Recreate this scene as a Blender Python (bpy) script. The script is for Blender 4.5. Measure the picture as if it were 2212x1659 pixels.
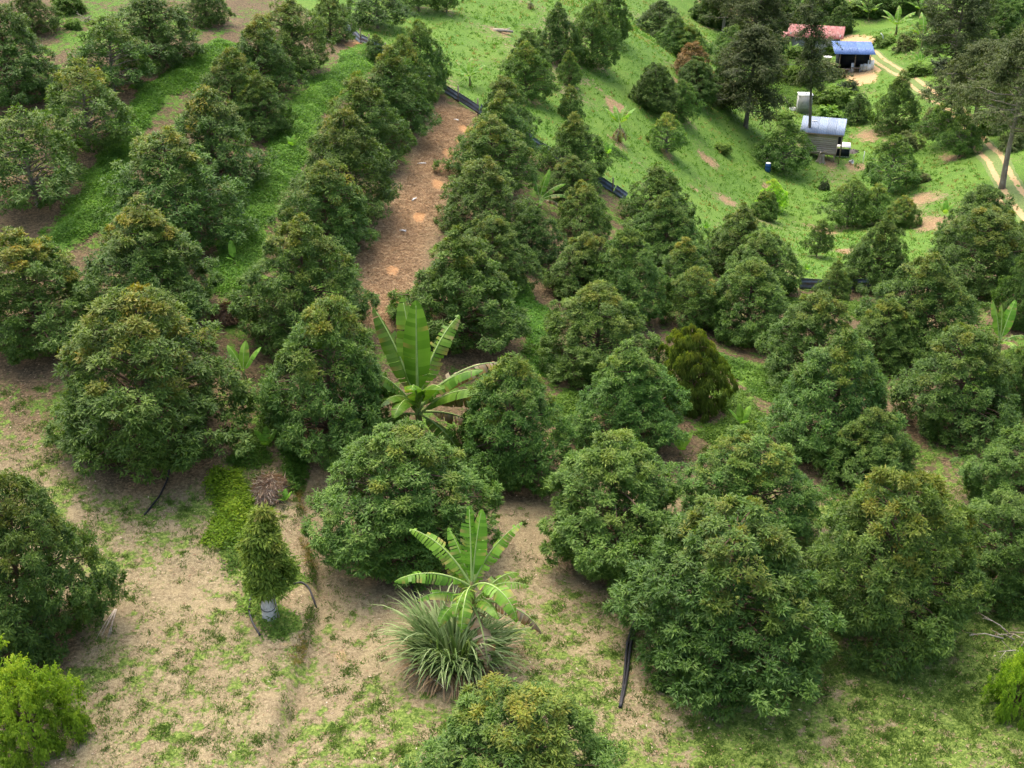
import bpy, math, random
import numpy as np
from mathutils import Matrix, Vector

# ------------------------------------------------------------------ camera, sky, sun, exposure
for o in list(bpy.data.objects): bpy.data.objects.remove(o)
sc = bpy.context.scene
COL = sc.collection
cam_d = bpy.data.cameras.new('camera'); cam = bpy.data.objects.new('camera', cam_d); COL.objects.link(cam)
cam.location = (0, 0, 26.0); cam.rotation_euler = (math.radians(90-28), 0, 0)
cam_d.sensor_width = 36; cam_d.lens = 36*2600/2212; cam_d.clip_start = .5; cam_d.clip_end = 4000
sc.camera = cam
sc.cycles.max_bounces = 6; sc.cycles.diffuse_bounces = 4; sc.cycles.transmission_bounces = 2; sc.cycles.glossy_bounces = 1
SUN_EL, SUN_AZ = 64, 330          # degrees; azimuth clockwise from +Y
wd = bpy.data.worlds.new('World'); sc.world = wd; wd.use_nodes = True
nt = wd.node_tree; bg = nt.nodes['Background']
sky = nt.nodes.new('ShaderNodeTexSky'); sky.sky_type = 'NISHITA'; sky.sun_disc = False
sky.sun_elevation = math.radians(SUN_EL); sky.sun_rotation = math.radians(SUN_AZ)
sky.air_density = 1.0; sky.dust_density = 6.0; sky.ozone_density = .6
nt.links.new(sky.outputs[0], bg.inputs[0]); bg.inputs[1].default_value = .15
sl = bpy.data.lights.new('sun', 'SUN'); sl.energy = .75; sl.angle = math.radians(65); sl.color = (1, .98, .95)
so = bpy.data.objects.new('sun', sl); COL.objects.link(so)
_a, _e = math.radians(SUN_AZ), math.radians(SUN_EL)
so.rotation_euler = Vector((math.sin(_a)*math.cos(_e), math.cos(_a)*math.cos(_e), math.sin(_e))).to_track_quat('Z', 'Y').to_euler()
so.location = (0, 0, 80)
vs = sc.view_settings; vs.view_transform = 'Standard'; vs.look = 'None'; vs.gamma = 1; vs.exposure = 1.52; vs.use_curve_mapping = False

# ------------------------------------------------------------------ layout, in metres
CONTROL = [[-14.05, 25.72, 0.0], [-6.79, 25.72, 0.0], [0.0, 25.82, -0.1], [6.68, 25.91, -0.2], [14.59, 26.01, -0.3], [-16.56, 33.22, 0.8], [-8.14, 33.74, 0.4], [-3.35, 34.14, 0.1], [3.17, 34.27, 0.0], [10.54, 30.81, -0.2], [17.7, 34.27, 0.0], [-20.32, 42.33, 2.0], [-13.9, 39.77, 1.6], [-9.02, 41.48, 1.2], [-2.98, 42.65, 0.5], [3.7, 48.88, 0.0], [10.24, 46.91, -0.6], [17.79, 44.54, -0.4], [21.97, 45.86, 0.0], [-23.53, 50.64, 3.4], [-16.11, 49.12, 3.4], [-9.08, 50.34, 2.6], [-5.78, 53.88, 2.2], [-2.34, 51.79, 1.2], [3.87, 51.82, 0.2], [11.76, 55.43, -1.6], [17.24, 55.43, -1.6], [22.69, 54.47, -0.6], [-26.23, 58.66, 5.0], [-17.12, 58.94, 4.4], [-9.97, 60.41, 3.6], [-5.3, 63.5, 3.0], [-0.16, 65.27, 1.8], [4.19, 66.48, 0.2], [9.52, 69.29, -1.5], [15.08, 67.75, -3.0], [19.79, 68.32, -3.4], [23.34, 62.26, -1.5], [28.22, 62.56, -0.5], [-30.01, 69.81, 7.0], [-24.41, 73.61, 7.4], [-17.25, 64.1, 5.2], [-15.89, 75.26, 6.4], [-9.03, 70.1, 4.4], [-7.5, 74.66, 4.2], [-3.76, 83.84, 4.0], [-0.49, 78.77, 3.0], [2.0, 79.33, 2.2], [6.9, 76.81, -0.2], [-31.71, 84.03, 9.5], [-21.8, 88.62, 8.6], [-11.6, 94.04, 5.8], [-10.94, 105.86, 5.6], [-2.94, 102.33, 4.4], [3.51, 97.73, 2.8], [6.27, 116.24, 3.6], [12.84, 115.46, 1.2], [12.62, 92.82, -2.6], [6.65, 87.16, 0.2], [21.36, 110.42, -5.8], [14.6, 87.55, -4.6], [18.3, 91.63, -6.8], [22.1, 126.58, -5.5], [22.27, 92.24, -8.2], [24.39, 106.51, -9.0], [28.61, 88.29, -7.5], [30.74, 116.92, -10.5], [33.4, 136.47, -10.5], [42.57, 151.66, -10.0], [40.78, 165.61, -10.5], [35.08, 108.03, -9.5], [42.8, 130.43, -9.5], [32.67, 89.39, -6.0], [29.44, 80.39, -5.2], [37.82, 85.84, -4.0], [41.51, 100.61, -5.0], [45.26, 122.28, -6.8], [47.01, 136.88, -7.8], [54.67, 136.91, -6.5], [47.3, 161.07, -9.5], [30.29, 155.21, -8.5], [30.51, 179.83, -8.0], [47.19, 181.63, -9.0], [50.68, 159.55, -6.5], [62.81, 160.43, -5.5], [49.55, 117.8, -5.6], [-60.0, 30.0, 4.0], [-70.0, 60.0, 6.0], [-90.0, 110.0, 11.0], [-60.0, 140.0, 12.0], [0.0, 170.0, 5.0], [40.0, 190.0, 0.0], [90.0, 240.0, -4.0], [140.0, 160.0, -2.0], [60.0, 40.0, 1.0], [70.0, 80.0, -1.0], [100.0, 110.0, -4.0], [0.0, 5.0, 0.0], [0.0, 260.0, 4.0], [-100.0, 220.0, 14.0], [160.0, 300.0, 2.0], [-20.0, 10.0, 0.3], [30.0, 8.0, -0.2]]   # terrain heights: x, y, z
TREES = [   # x, y, z, height, crown radius, kind, flush, shade, label
    (6.65, 30.17, -0.19, 5.98, 3.28, 'd', 0.45, 0, 'largest round durian tree in front, right of the grass clump'),
    (12.45, 31.68, -0.19, 6.55, 2.79, 'd', 0.5, 0, 'tall round durian tree with orange tip, behind the largest front one'),
    (-0.14, 23.64, -0.15, 4.67, 2.63, 'd', 0.6, 0.1, 'durian tree cut by the bottom edge, in front of the grass clump'),
    (-15.57, 30.26, 0.46, 6.46, 2.3, 'd', 0.4, -0.1, 'dark durian tree cut by the left edge above the bright green bush'),
    (-3.97, 35.84, 0.26, 5.24, 2.9, 'd', 0.4, 0.1, 'round durian tree just behind and left of the front banana plant'),
    (3.87, 35.9, -0.09, 5.09, 2.87, 'd', 0.2, 0.2, 'broad durian tree right of the front banana plant, no orange top'),
    (8.76, 37.75, -0.24, 4.26, 2.42, 'd', 0.5, 0.1, 'squat rounded durian tree directly behind the largest front tree'),
    (19.19, 38.52, -0.05, 3.72, 2.11, 'd', 0.15, 0, 'durian tree at the right edge, the upper of two stacked there'),
    (17.03, 33.72, -0.07, 3.85, 2.0, 'd', 0.1, 0, 'durian tree at the right edge, the lower of two stacked there'),
    (-8.08, 31.78, 0.24, 4.23, 0.83, 's', 0.35, 0.25, 'slim young tree with a grey trunk guard on the bare terrace'),
    (-14.14, 40.71, 1.64, 6.84, 3.89, 'm', 0.85, 0, 'broad durian tree with orange crown top above the bare left ground'),
    (-7.55, 42.18, 1.12, 6.48, 3.06, 'm', 0.7, -0.05, 'durian tree with orange tip left of the tall banana plant'),
    (0.04, 40.89, 0.2, 5.54, 2.64, 'm', 0.5, 0.1, 'pointed durian tree right of the tall banana plant'),
    (5.08, 43.9, -0.15, 4.61, 2.6, 'm', 0.25, 0.2, 'pale green pointed durian tree centre right, behind the broad unflushed one'),
    (14.35, 41.3, -0.35, 3.39, 1.91, 'm', 0.3, 0.1, 'small greyish durian tree squeezed between three larger ones at right'),
    (13.53, 44.33, -0.51, 5.6, 3.17, 'm', 0.45, 0.1, 'wide durian tree right of the bright leafy gap with canna plants'),
    (19.3, 45.44, -0.32, 5.05, 2.83, 'm', 0.5, 0, 'wide dark durian tree left of the right edge banana plant'),
    (22.51, 46.72, -0.09, 3.28, 1.29, 'm', 0.3, 0, 'durian tree cut by the right edge below the right banana plant'),
    (-20.38, 47.06, 2.89, 5.45, 3.1, 'm', 0.95, 0, 'broad durian tree with yellow top at the left edge, above bare ground'),
    (-16.01, 49.0, 3.12, 5.61, 3.14, 'm', 0.8, 0, 'durian tree with golden top behind the broad orange crowned one'),
    (-9.24, 49.12, 2.34, 5.7, 3.25, 'm', 0.5, 0, 'durian tree left of the lower end of the brown straw strip'),
    (-9.56, 57.2, 3.23, 4.96, 2.77, 'c', 0.85, 0.05, 'durian tree with yellow top left of the straw strip middle'),
    (-2.31, 50.99, 1.19, 5.46, 3.08, 'm', 0.4, 0, 'large durian tree right of the lower end of the straw strip'),
    (-0.98, 57.25, 1.33, 3.93, 2.18, 'm', 0.4, 0, 'durian tree right behind the large one beside the straw strip'),
    (3.88, 49.97, 0.03, 4.69, 2.65, 'm', 0.5, 0.1, 'pointed durian tree with orange tip in the middle of the picture'),
    (8.21, 47.72, -0.51, 4.11, 1.62, 'y', 0.45, -0.05, 'drooping yellow topped tree with weeping leaf strands'),
    (-16.58, 56.52, 4.08, 5.82, 3.26, 'c', 0.8, 0, 'durian tree between the two green cover strips, lowest of that row'),
    (-16.14, 63.14, 4.89, 5.52, 2.9, 'c', 0.75, 0, 'durian tree with orange tip second lowest between the green strips'),
    (-24.52, 59.22, 4.99, 5.07, 2.83, 'o', 0.2, -0.02, 'thin open durian tree at the left edge beside the first green strip'),
    (-23.48, 65.2, 5.92, 4.93, 2.72, 'o', 0.65, 0, 'durian tree with bare reddish trunk showing, far left'),
    (-24.13, 72.73, 7.19, 4.72, 2.66, 'o', 0.3, 0, 'durian tree above the one with the bare reddish trunk'),
    (-30.04, 71.55, 7.4, 5.46, 3.1, 'c', 0.2, -0.15, 'dark durian tree in the top left corner'),
    (-31.76, 81.74, 9.14, 3.16, 1.77, 'c', 0.3, -0.1, 'durian tree cut by the top edge near the left corner'),
    (-23.02, 78.02, 7.83, 4.69, 3.08, 'c', 0.15, -0.1, 'dark durian tree with bare lower stem at the top left'),
    (-21.68, 87.66, 8.4, 3.23, 1.89, 'c', 0.3, -0.1, 'durian tree cut by the top edge, right of the bare stemmed one'),
    (-16.73, 71.34, 6.03, 4.38, 2.24, 'c', 0.5, 0, 'durian tree third from the bottom between the green strips'),
    (-14.55, 70.08, 5.5, 3.73, 1.9, 'c', 0.4, 0, 'narrow durian tree at the left rim of the second green strip'),
    (-16.17, 76.9, 6.57, 4.61, 2.56, 'c', 0.8, 0, 'yellow tipped durian tree near the top, left of the second green strip'),
    (-14.57, 81.73, 6.6, 4.83, 2.88, 'c', 0.5, 0, 'durian tree near the top left of the upper zinc sheets'),
    (-13.58, 91.87, 6.47, 3.48, 1.9, 'c', 0.5, 0, 'durian tree cut by the top edge beside the uppermost zinc sheets'),
    (-9.03, 61.74, 3.59, 5.9, 2.88, 'c', 0.5, -0.05, 'durian tree left of the straw strip, lowest of the dense row'),
    (-8.58, 69.08, 4.19, 5.23, 2.71, 'c', 0.55, 0, 'durian tree left of the straw strip, second of the dense row'),
    (-7.34, 74.62, 4.33, 5.37, 2.78, 'c', 0.6, 0, 'durian tree left of the straw strip, third of the dense row'),
    (-6.87, 78.91, 4.58, 5.11, 1.97, 'c', 0.6, 0, 'durian tree left of the straw strip, fourth of the dense row'),
    (-6.21, 82.92, 4.64, 5.17, 2.25, 'c', 0.4, -0.05, 'durian tree at the head of the dense row by the grass slope'),
    (-9.85, 87.89, 5.66, 1.95, 1.0, 'c', 0.4, 0, 'small durian tree right beside the uppermost zinc sheets'),
    (-10.89, 99.48, 5.76, 3.76, 2.68, 'o', 0.2, -0.1, 'dark durian tree cut by the top edge behind the uppermost zinc sheets'),
    (-8.08, 107.58, 5.57, 3.37, 2.21, 'o', 0.2, 0, 'tree cut by the top edge left of the upper grass slope'),
    (-5.69, 107.77, 5.25, 3.46, 1.33, 'o', 0.2, 0.1, 'slim tree with thin pale trunk cut by the top edge, upper grass slope'),
    (-0.44, 80.4, 2.93, 3.74, 2.03, 'c', 0.6, 0, 'durian tree with brown tip, highest in the row right of the straw strip'),
    (-0.77, 74.44, 2.55, 4.35, 2.38, 'c', 0.5, 0, 'durian tree second highest in the row right of the straw strip'),
    (-1.15, 69.71, 2.26, 4.54, 2.49, 'c', 0.75, 0.1, 'yellow green durian tree third in the row right of the straw strip'),
    (-1.52, 63.26, 1.94, 4.49, 2.52, 'c', 0.5, 0, 'durian tree fourth in the row right of the straw strip'),
    (1.07, 89.3, 2.7, 4.35, 2.09, 'c', 0.4, 0.1, 'olive durian tree on the near edge of the grass slope'),
    (1.31, 94.9, 3.01, 3.66, 1.99, 'c', 0.1, -0.1, 'dark tree behind the olive one on the grass slope'),
    (3.82, 101.21, 2.62, 4.8, 2.13, 'c', 0.05, -0.25, 'dark blue green tree on the upper grass slope'),
    (6.84, 104.17, 1.65, 5.59, 2.4, 'c', 0.3, -0.05, 'tree with short bare trunk on the upper grass slope'),
    (9.19, 112.5, 2.0, 4.95, 1.76, 'c', 0.2, -0.1, 'tree at the crest of the grass slope, cut by the top edge'),
    (4.61, 96.64, 1.91, 2.79, 1.07, 'c', 0.4, 0.1, 'small conical tree under the two trees on the upper grass slope'),
    (4.37, 89.1, 1.33, 2.56, 1.14, 'c', 0.7, 0.15, 'small yellow tipped conical tree on the grass slope centre'),
    (4.12, 75.9, 0.9, 4.35, 2.44, 'c', 0.4, -0.05, 'dark conical durian tree beside the fence, right of the row'),
    (3.75, 72.11, 0.75, 2.94, 1.67, 'c', 0.5, 0, 'small durian tree in front of the dark conical one by the fence'),
    (4.16, 66.96, 0.28, 3.57, 1.97, 'c', 0.65, 0.05, 'durian tree right of the leaning banana leaves'),
    (1.11, 61.13, 1.02, 3.28, 1.82, 'c', 0.1, -0.1, 'dark durian tree below the leaning banana leaves'),
    (3.66, 58.67, 0.19, 3.81, 2.1, 'm', 0.6, 0, 'durian tree with brown tip in the cluster above the picture middle'),
    (5.89, 57.67, -0.41, 5.02, 2.43, 'm', 0.25, 0.05, 'greyish durian tree in the cluster above the picture middle'),
    (9.23, 72.03, -1.37, 4.59, 2.54, 'c', 0.2, -0.1, 'dark rounded durian tree just past the lower zinc sheets'),
    (9.29, 67.29, -1.41, 4.32, 2.38, 'm', 0.3, 0.1, 'durian tree in front of the dark rounded one past the zinc sheets'),
    (9.47, 61.65, -1.33, 3.62, 1.84, 'c', 0.7, 0, 'narrow durian tree with orange tip right of the middle cluster'),
    (9.4, 57.79, -1.18, 3.4, 1.89, 'c', 0.7, 0.15, 'yellow green narrow durian tree above the drooping yellow tree'),
    (13.71, 68.18, -2.62, 4.5, 2.5, 'm', 0.5, -0.05, 'durian tree on the valley rim below the bare soil patches'),
    (14.82, 65.05, -2.5, 3.96, 2.25, 'm', 0.25, 0.1, 'pale durian tree on the valley rim left of the blue grey zinc sheets'),
    (12.44, 57.29, -1.6, 4.66, 2.65, 'm', 0.35, 0.05, 'durian tree on a visible trunk in the right middle'),
    (14.27, 51.85, -1.17, 4.74, 2.63, 'm', 0.5, 0, 'durian tree just below the blue grey zinc sheets, with a brown leaf spot'),
    (18.24, 52.82, -1.08, 3.63, 2.06, 'm', 0.45, 0.1, 'small pointed durian tree below the blue grey zinc sheets at right'),
    (20.74, 54.73, -1.0, 5.28, 2.97, 'm', 0.4, 0.05, 'large durian tree right of the blue grey zinc sheets'),
    (21.51, 66.07, -2.63, 4.56, 2.36, 'm', 0.4, 0, 'durian tree on the valley floor edge right of the zinc sheets'),
    (26.19, 62.39, -1.13, 5.06, 2.83, 'm', 0.7, -0.05, 'golden topped durian tree on the right below the dirt track'),
    (30.53, 73.77, -3.32, 4.62, 2.59, 'm', 0.1, -0.1, 'dark durian tree beside the lower end of the dirt track'),
    (29.41, 64.4, -1.09, 3.62, 1.6, 'm', 0.3, -0.05, 'durian tree cut by the right edge beside the golden topped one'),
    (26.04, 55.77, -0.34, 4.69, 1.49, 'm', 0.2, -0.1, 'dark durian tree cut by the right edge above the right banana plant'),
    (12.08, 101.56, -1.64, 4.23, 2.28, 'd', 0.05, -0.15, 'dark dense tree on the slope right of the slope banana plant'),
    (14.7, 103.51, -3.0, 3.63, 1.67, 'c', 0.2, 0.1, 'tree tucked behind the dark dense one on the slope'),
    (12.29, 93.04, -2.73, 3.29, 1.78, 'o', 0.6, 0.5, 'small pale tree with thin forked stem on the grass slope'),
    (16.62, 137.78, -3.37, 4.56, 3.35, 'c', 0.1, -0.2, 'dark tree at the top, beyond the bare crest of the slope'),
    (16.65, 125.47, -2.3, 4.21, 2.25, 'c', 0.2, 0.05, 'green tree in front of the dark one beyond the slope crest'),
    (17.85, 124.38, -2.95, 4.07, 2.2, 'd', 0.5, 0.35, 'pale green tree beside the orange brown tree'),
    (16.98, 114.47, -2.37, 3.87, 2.13, 'r', 1, 0, 'orange brown leaved tree left of the tall airy tree'),
    (17.11, 110.77, -3.1, 4.06, 2.21, 'd', 0.1, -0.15, 'dark tree under the orange brown one'),
    (24.83, 106.84, -8.55, 5.05, 2.76, 'o', 0.2, 0.05, 'open tree with forked trunk left of the blue roofed hut'),
    (21.29, 93.64, -7.64, 2.56, 1.37, 'y2', 0.9, 0.4, 'yellow green shrubby tree on the valley grass'),
    (19.74, 89.0, -6.84, 2.41, 1.23, 'd', 0.5, 0.1, 'small green tree in front of the yellow green shrubby one'),
    (20.55, 75.75, -4.49, 2.73, 1.03, 'o', 0.2, -0.1, 'narrow dark tree in the valley below the hut'),
    (26.73, 90.7, -7.9, 4.1, 2.15, 'o', 0.3, 0.1, 'tree on a thin trunk in the valley below the hut'),
    (28.81, 90.37, -7.53, 3.28, 1.62, 'o', 0.5, 0.25, 'olive open tree on the valley floor'),
    (29.78, 87.12, -6.7, 2.62, 1.46, 'd', 0.7, 0.25, 'yellowish low tree beside the olive one on the valley floor'),
    (32.47, 99.28, -8.18, 5.27, 2.9, 'o', 0.3, 0.15, 'bushy tree right of the hut with the blue roof'),
    (39.27, 121.69, -9.1, 6.31, 2.63, 'c', 0.2, -0.05, 'tall dark tree between the open shed and the dirt track'),
    (36.89, 126.92, -9.86, 3.3, 1.48, 'c', 0.05, -0.2, 'small blue green tree right of the grey water tank'),
    (46.08, 172.25, -9.97, 3.9, 2.08, 'd', 0.1, -0.1, 'dark tree behind the red roofed house'),
    (41.49, 112.14, -7.78, 4.79, 2.72, 'o', 0.3, 0.2, 'pale open tree on the near side of the dirt track'),
    (42.07, 174.81, -9.89, 4.42, 2.54, 'o', 0.3, 0.2, 'pale sparse tree behind the red roofed house, cut by the top edge'),
    (56.94, 136.26, -5.96, 4.96, 2.14, 'd', 0.2, -0.05, 'dark tree at the right edge near the top corner'),
    (35.8, 179.33, -8.01, 5.88, 3.8, 'd', 0.1, -0.1, 'tree cut by the top edge left of the tall thin trunk'),
    (52.34, 178.17, -8.63, 3.84, 2.41, 'd', 0.1, 0, 'tree cut by the top edge right of the banana grove'),
    (64.19, 165.81, -5.96, 3.59, 2.88, 'd', 0.1, 0, 'tree cut by the top edge near the right corner'),
    (18.5, 63.63, -2.4, 2.59, 1.1, 'm', 0.3, 0, 'small durian tree right in front of the blue grey zinc sheets'),
    (27.36, 169.58, -8.21, 4.59, 3.02, 'd', 0.1, -0.1, 'dark tree at the top edge left of the slim dark trunked tree'),
    (25.31, 142.06, -7.58, 5.17, 2.75, 'o', 0.2, 0.05, 'open tree between the orange brown tree and the tall airy one'),
    (32.68, 156.52, -9.31, 4.58, 2.45, 'd', 0.1, -0.1, 'dark tree at the left end of the red roof'),
    (39.49, 175.9, -9.54, 4.32, 2.73, 'd', 0.15, 0, 'round tree behind the left end of the red roof, cut by the top edge'),
    (45.63, 180.45, -8.49, 4.26, 2.92, 'd', 0.1, -0.05, 'tree at the top edge above the right end of the red roof'),
    (52.81, 153.57, -6.92, 3.89, 2.15, 'd', 0.2, 0, 'round tree on the far bank left of the dark airy tree'),
    (52.27, 135.83, -6.87, 5.2, 2.79, 'd', 0.15, 0, 'bushy tree behind the pale green airy tree'),
    (47.57, 113.25, -5.86, 4.98, 2.82, 'o', 0.3, 0.15, 'pale open tree at the right edge above the track bend'),
    (58.49, 147.24, -5.85, 4.82, 2.64, 'd', 0.1, -0.05, 'dark round tree beyond the airy trees, upper right corner'),
    (63.74, 154.22, -5.14, 5.04, 2.51, 'd', 0.1, 0, 'tree in the top right corner, cut by two edges'),
    (56.68, 177.41, -7.9, 4.31, 2.87, 'd', 0.1, 0, 'tree at the top edge between the far banana plants'),
    (40.65, 106.33, -7.1, 3.96, 2.13, 'o', 0.25, 0.1, 'open tree on the bank left of the pale green airy tree'),
    (19.83, 115.39, -4.36, 3.4, 1.84, 'd', 0.1, -0.1, 'dark tree left of the tall dark airy tree'),
]
TALL = [   # x, y, z, height, crown radius, crown start, kind, label
    (22.4, 112.87, -6.42, 9.43, 4.51, 0.16, 'a', 'tall dark airy tree left of the grey water tank'),
    (29.88, 152.06, -8.66, 10.26, 5.73, 0.3, 'a', 'tall airy tree with pale stem, cut by the top edge left of the red roof'),
    (28.89, 114.86, -9.53, 15.68, 2.32, 0.42, 'thin', 'very tall thin trunked tree crossing in front of the blue roofed hut'),
    (47.57, 130.46, -7.72, 13.26, 4.99, 0.3, 'a', 'tall dark airy tree beyond the dirt track, cut by the top edge'),
    (42.28, 108.26, -6.92, 9.46, 4.48, 0.4, 'a2', 'pale green airy tree beside the dirt track, behind the right edge one'),
    (38.47, 90.52, -4.76, 11.82, 4.14, 0.38, 'a2', 'tall airy tree standing in front of the dirt track at the right edge'),
    (28.74, 166.72, -8.7, 7.95, 3.02, 0.45, 'a', 'slim dark trunked tree cut by the top edge, left of the red roof'),
]
BANANAS = [   # 
    (-1.27, 30.61, -0.03, 5.51, 1.96, 'big', 'large banana plant rising from the grass clump in front'),
    (-3.86, 43.16, 0.76, 5.62, 1.83, 'torn', 'tall banana plant with torn dry leaves in the picture middle'),
    (23.3, 51.71, -0.37, 3.17, 1.06, 'up', 'banana plant with two upright leaves near the right edge'),
    (1.65, 68.99, 1.3, 2.31, 1.32, 'up2', 'banana plant with long leaning leaves between two durian trees'),
    (8.14, 89.17, -0.57, 3.0, 1.32, 'dry', 'banana plant with a skirt of dry leaves on the grass slope'),
    (-3.08, 87.88, 3.96, 1.78, 0.85, 'small', 'small yellow green banana plant on the upper grass slope'),
    (6.83, 83.77, -0.08, 1.12, 0.66, 'young', 'young banana plant just below the dry skirted one'),
    (-11.39, 45.32, 2.07, 1.69, 0.39, 'young', 'young banana plant right of the broad orange crowned tree'),
    (-9.7, 40.91, 1.22, 1.0, 0.41, 'young', 'young banana plant with two pale leaves above the straw heap'),
    (-13.4, 54.03, 3.48, 1.2, 0.27, 'pale', 'young banana shoot with one pale leaf on the second green strip'),
    (-12.73, 68.26, 4.97, 0.88, 0.49, 'young', 'young banana plant on the second green strip'),
    (7.04, 43.02, -0.28, 1.12, 0.48, 'young', 'young banana plant left of the squat rounded durian tree'),
    (10.05, 45.77, -0.54, 1.16, 0.47, 'young', 'upright leafy canna plant in the bright green gap'),
    (32.8, 86.56, -5.72, 1.4, 0.88, 'young', 'banana plant with a pale upright leaf below the dirt track'),
    (50.68, 162.01, -7.9, 3.27, 1.83, 'small', 'banana plant left of the pair on the far bank, top right'),
    (50.69, 151.02, -7.57, 4.02, 1.66, 'small', 'tall banana plant on the far bank beside the dark airy tree'),
    (51.03, 176.78, -9.03, 2.76, 1.99, 'small', 'banana plant at the top edge, above the open shed'),
    (48.43, 143.72, -8.12, 2.28, 1.1, 'small', 'lower banana plant on the far bank near the dirt track'),
    (36.59, 160.11, -10.07, 1.56, 0.91, 'small', 'banana plant in front of the red roofed house'),
    (57.34, 174.1, -7.87, 2.52, 1.63, 'small', 'banana plant at the top edge left of the dark airy tree'),
    (42.87, 173.85, -10.05, 1.6, 1.18, 'small', 'small banana plant just behind the red roof'),
    (1.7, 113.53, 4.54, 1.56, 0.72, 'dry', 'dry skirted banana plant at the top edge of the grass slope'),
    (13.02, 76.14, -2.82, 0.66, 0.37, 'young', 'young banana shoot at the left rim of the valley floor'),
    (54.04, 157.15, -6.59, 2.31, 1.33, 'small', 'banana plant just left of the dark airy tree, top right'),
    (18.66, 70.68, -3.56, 0.57, 0.44, 'young', 'young banana plant beside the blue grey zinc sheets'),
    (-8.54, 37.81, 0.77, 0.62, 0.26, 'young', 'young banana plant on the brown bank behind the slim young tree'),
]
BUSHES = [   # 
    (-13.96, 26.29, 0.11, 1.36, 3.24, 'lime', 'bright yellow green bush in the bottom left corner'),
    (15.4, 27.89, -0.21, 0.78, 2.5, 'lime', 'yellow green bush at the right edge near the bottom'),
    (36.26, 135.68, -10.29, 2.37, 2.34, 'green', 'green bush right of the grey water tank'),
    (34.02, 144.11, -9.86, 1.94, 2.56, 'green', 'leafy bush behind the grey water tank'),
    (34.15, 128.99, -9.98, 1.51, 1.57, 'pale', 'broad leaved pale plant behind the blue roofed hut'),
    (37.46, 148.27, -9.96, 2.56, 2.08, 'olive', 'olive bush in front of the open shed'),
    (37.19, 157.77, -10.02, 1.8, 1.6, 'green', 'bush in front of the red roofed house'),
    (39.13, 139.99, -10.01, 1.19, 1.83, 'dark', 'dark bush below the open shed'),
    (30.5, 170.83, -9.12, 2.57, 2.05, 'green', 'bush on the far bank left of the airy trees'),
    (55.74, 144.63, -6.4, 2.2, 2.52, 'green', 'green bush beyond the dirt track at right'),
    (59.48, 150.94, -5.65, 1.71, 2.11, 'green', 'bright bush on the far slope at the right edge'),
    (47.7, 141.62, -8.2, 1.63, 1.44, 'green', 'bush beside the far end of the dirt track'),
    (27.6, 98.64, -8.71, 0.87, 0.57, 'pale', 'small pale papaya plant on the valley floor'),
    (-30.84, 86.23, 9.51, 1.13, 1.35, 'green', 'bright bush at the top left by the dead branches'),
    (-29.52, 82.9, 9.12, 0.56, 0.7, 'green', 'small bright bush at the top left beside the dead branches'),
    (38.54, 114.31, -8.97, 1.35, 1.64, 'olive', 'olive bush on the bank right of the bushy tree'),
    (42.05, 117.39, -8.0, 1.61, 2.11, 'olive', 'dull green bush on the bank below the dirt track'),
    (18.44, 102.86, -5.53, 0.89, 0.85, 'green', 'low bush at the left foot of the tall dark airy tree'),
    (27.85, 103.02, -9.13, 0.45, 1.04, 'dark', 'small dark palm like shrub on the valley floor'),
    (37.31, 168.79, -10.37, 1.6, 1.23, 'green', 'bush at the left end of the red roof'),
    (36.63, 178.05, -8.62, 3.0, 2.37, 'green', 'bush at the top edge behind the tall airy trees'),
    (50.84, 180.23, -8.43, 2.7, 1.75, 'green', 'bush at the top edge below the far banana plants'),
    (58.04, 158.45, -6.0, 2.38, 1.9, 'olive', 'bush at the foot of the dark airy tree at the top right'),
    (27.52, 173.0, -8.03, 2.27, 2.38, 'olive', 'olive bush on the far bank beside the slim dark trunked tree'),
    (48.11, 157.95, -8.33, 1.5, 1.4, 'green', 'bright bush below the far banana plants'),
    (49.37, 153.21, -7.89, 1.28, 1.62, 'olive', 'olive bush between the far banana plants'),
    (50.5, 139.74, -7.44, 1.87, 2.15, 'dark', 'dark bush at the bend of the dirt track'),
    (50.12, 129.49, -6.92, 2.0, 2.27, 'olive', 'olive bush right of the dirt track bend'),
    (43.5, 101.64, -5.1, 1.2, 1.88, 'olive', 'dull bush at the right edge beside the dirt track'),
    (45.31, 111.79, -6.42, 1.31, 1.41, 'green', 'green bush on the far side of the dirt track'),
    (42.2, 159.91, -9.98, 1.22, 1.21, 'green', 'low bush between the red roof and the open shed'),
    (28.02, 122.86, -8.69, 1.2, 1.29, 'green', 'green bush left of the blue roofed hut, behind the open tree'),
    (35.37, 100.02, -7.5, 1.0, 0.81, 'olive', 'low olive bush on the bank below the dirt track'),
    (4.41, 83.61, 1.09, 0.99, 1.2, 'dark', 'dark bush beside the fence behind the dark conical durian tree'),
]
FENCE = [[-13.23, 96.52], [-10.53, 90.63], [-4.75, 84.17], [-2.67, 81.55], [1.83, 78.61], [6.24, 76.2], [7.35, 75.28], [11.9, 69.6], [17.34, 66.71], [21.17, 65.38]]
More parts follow.
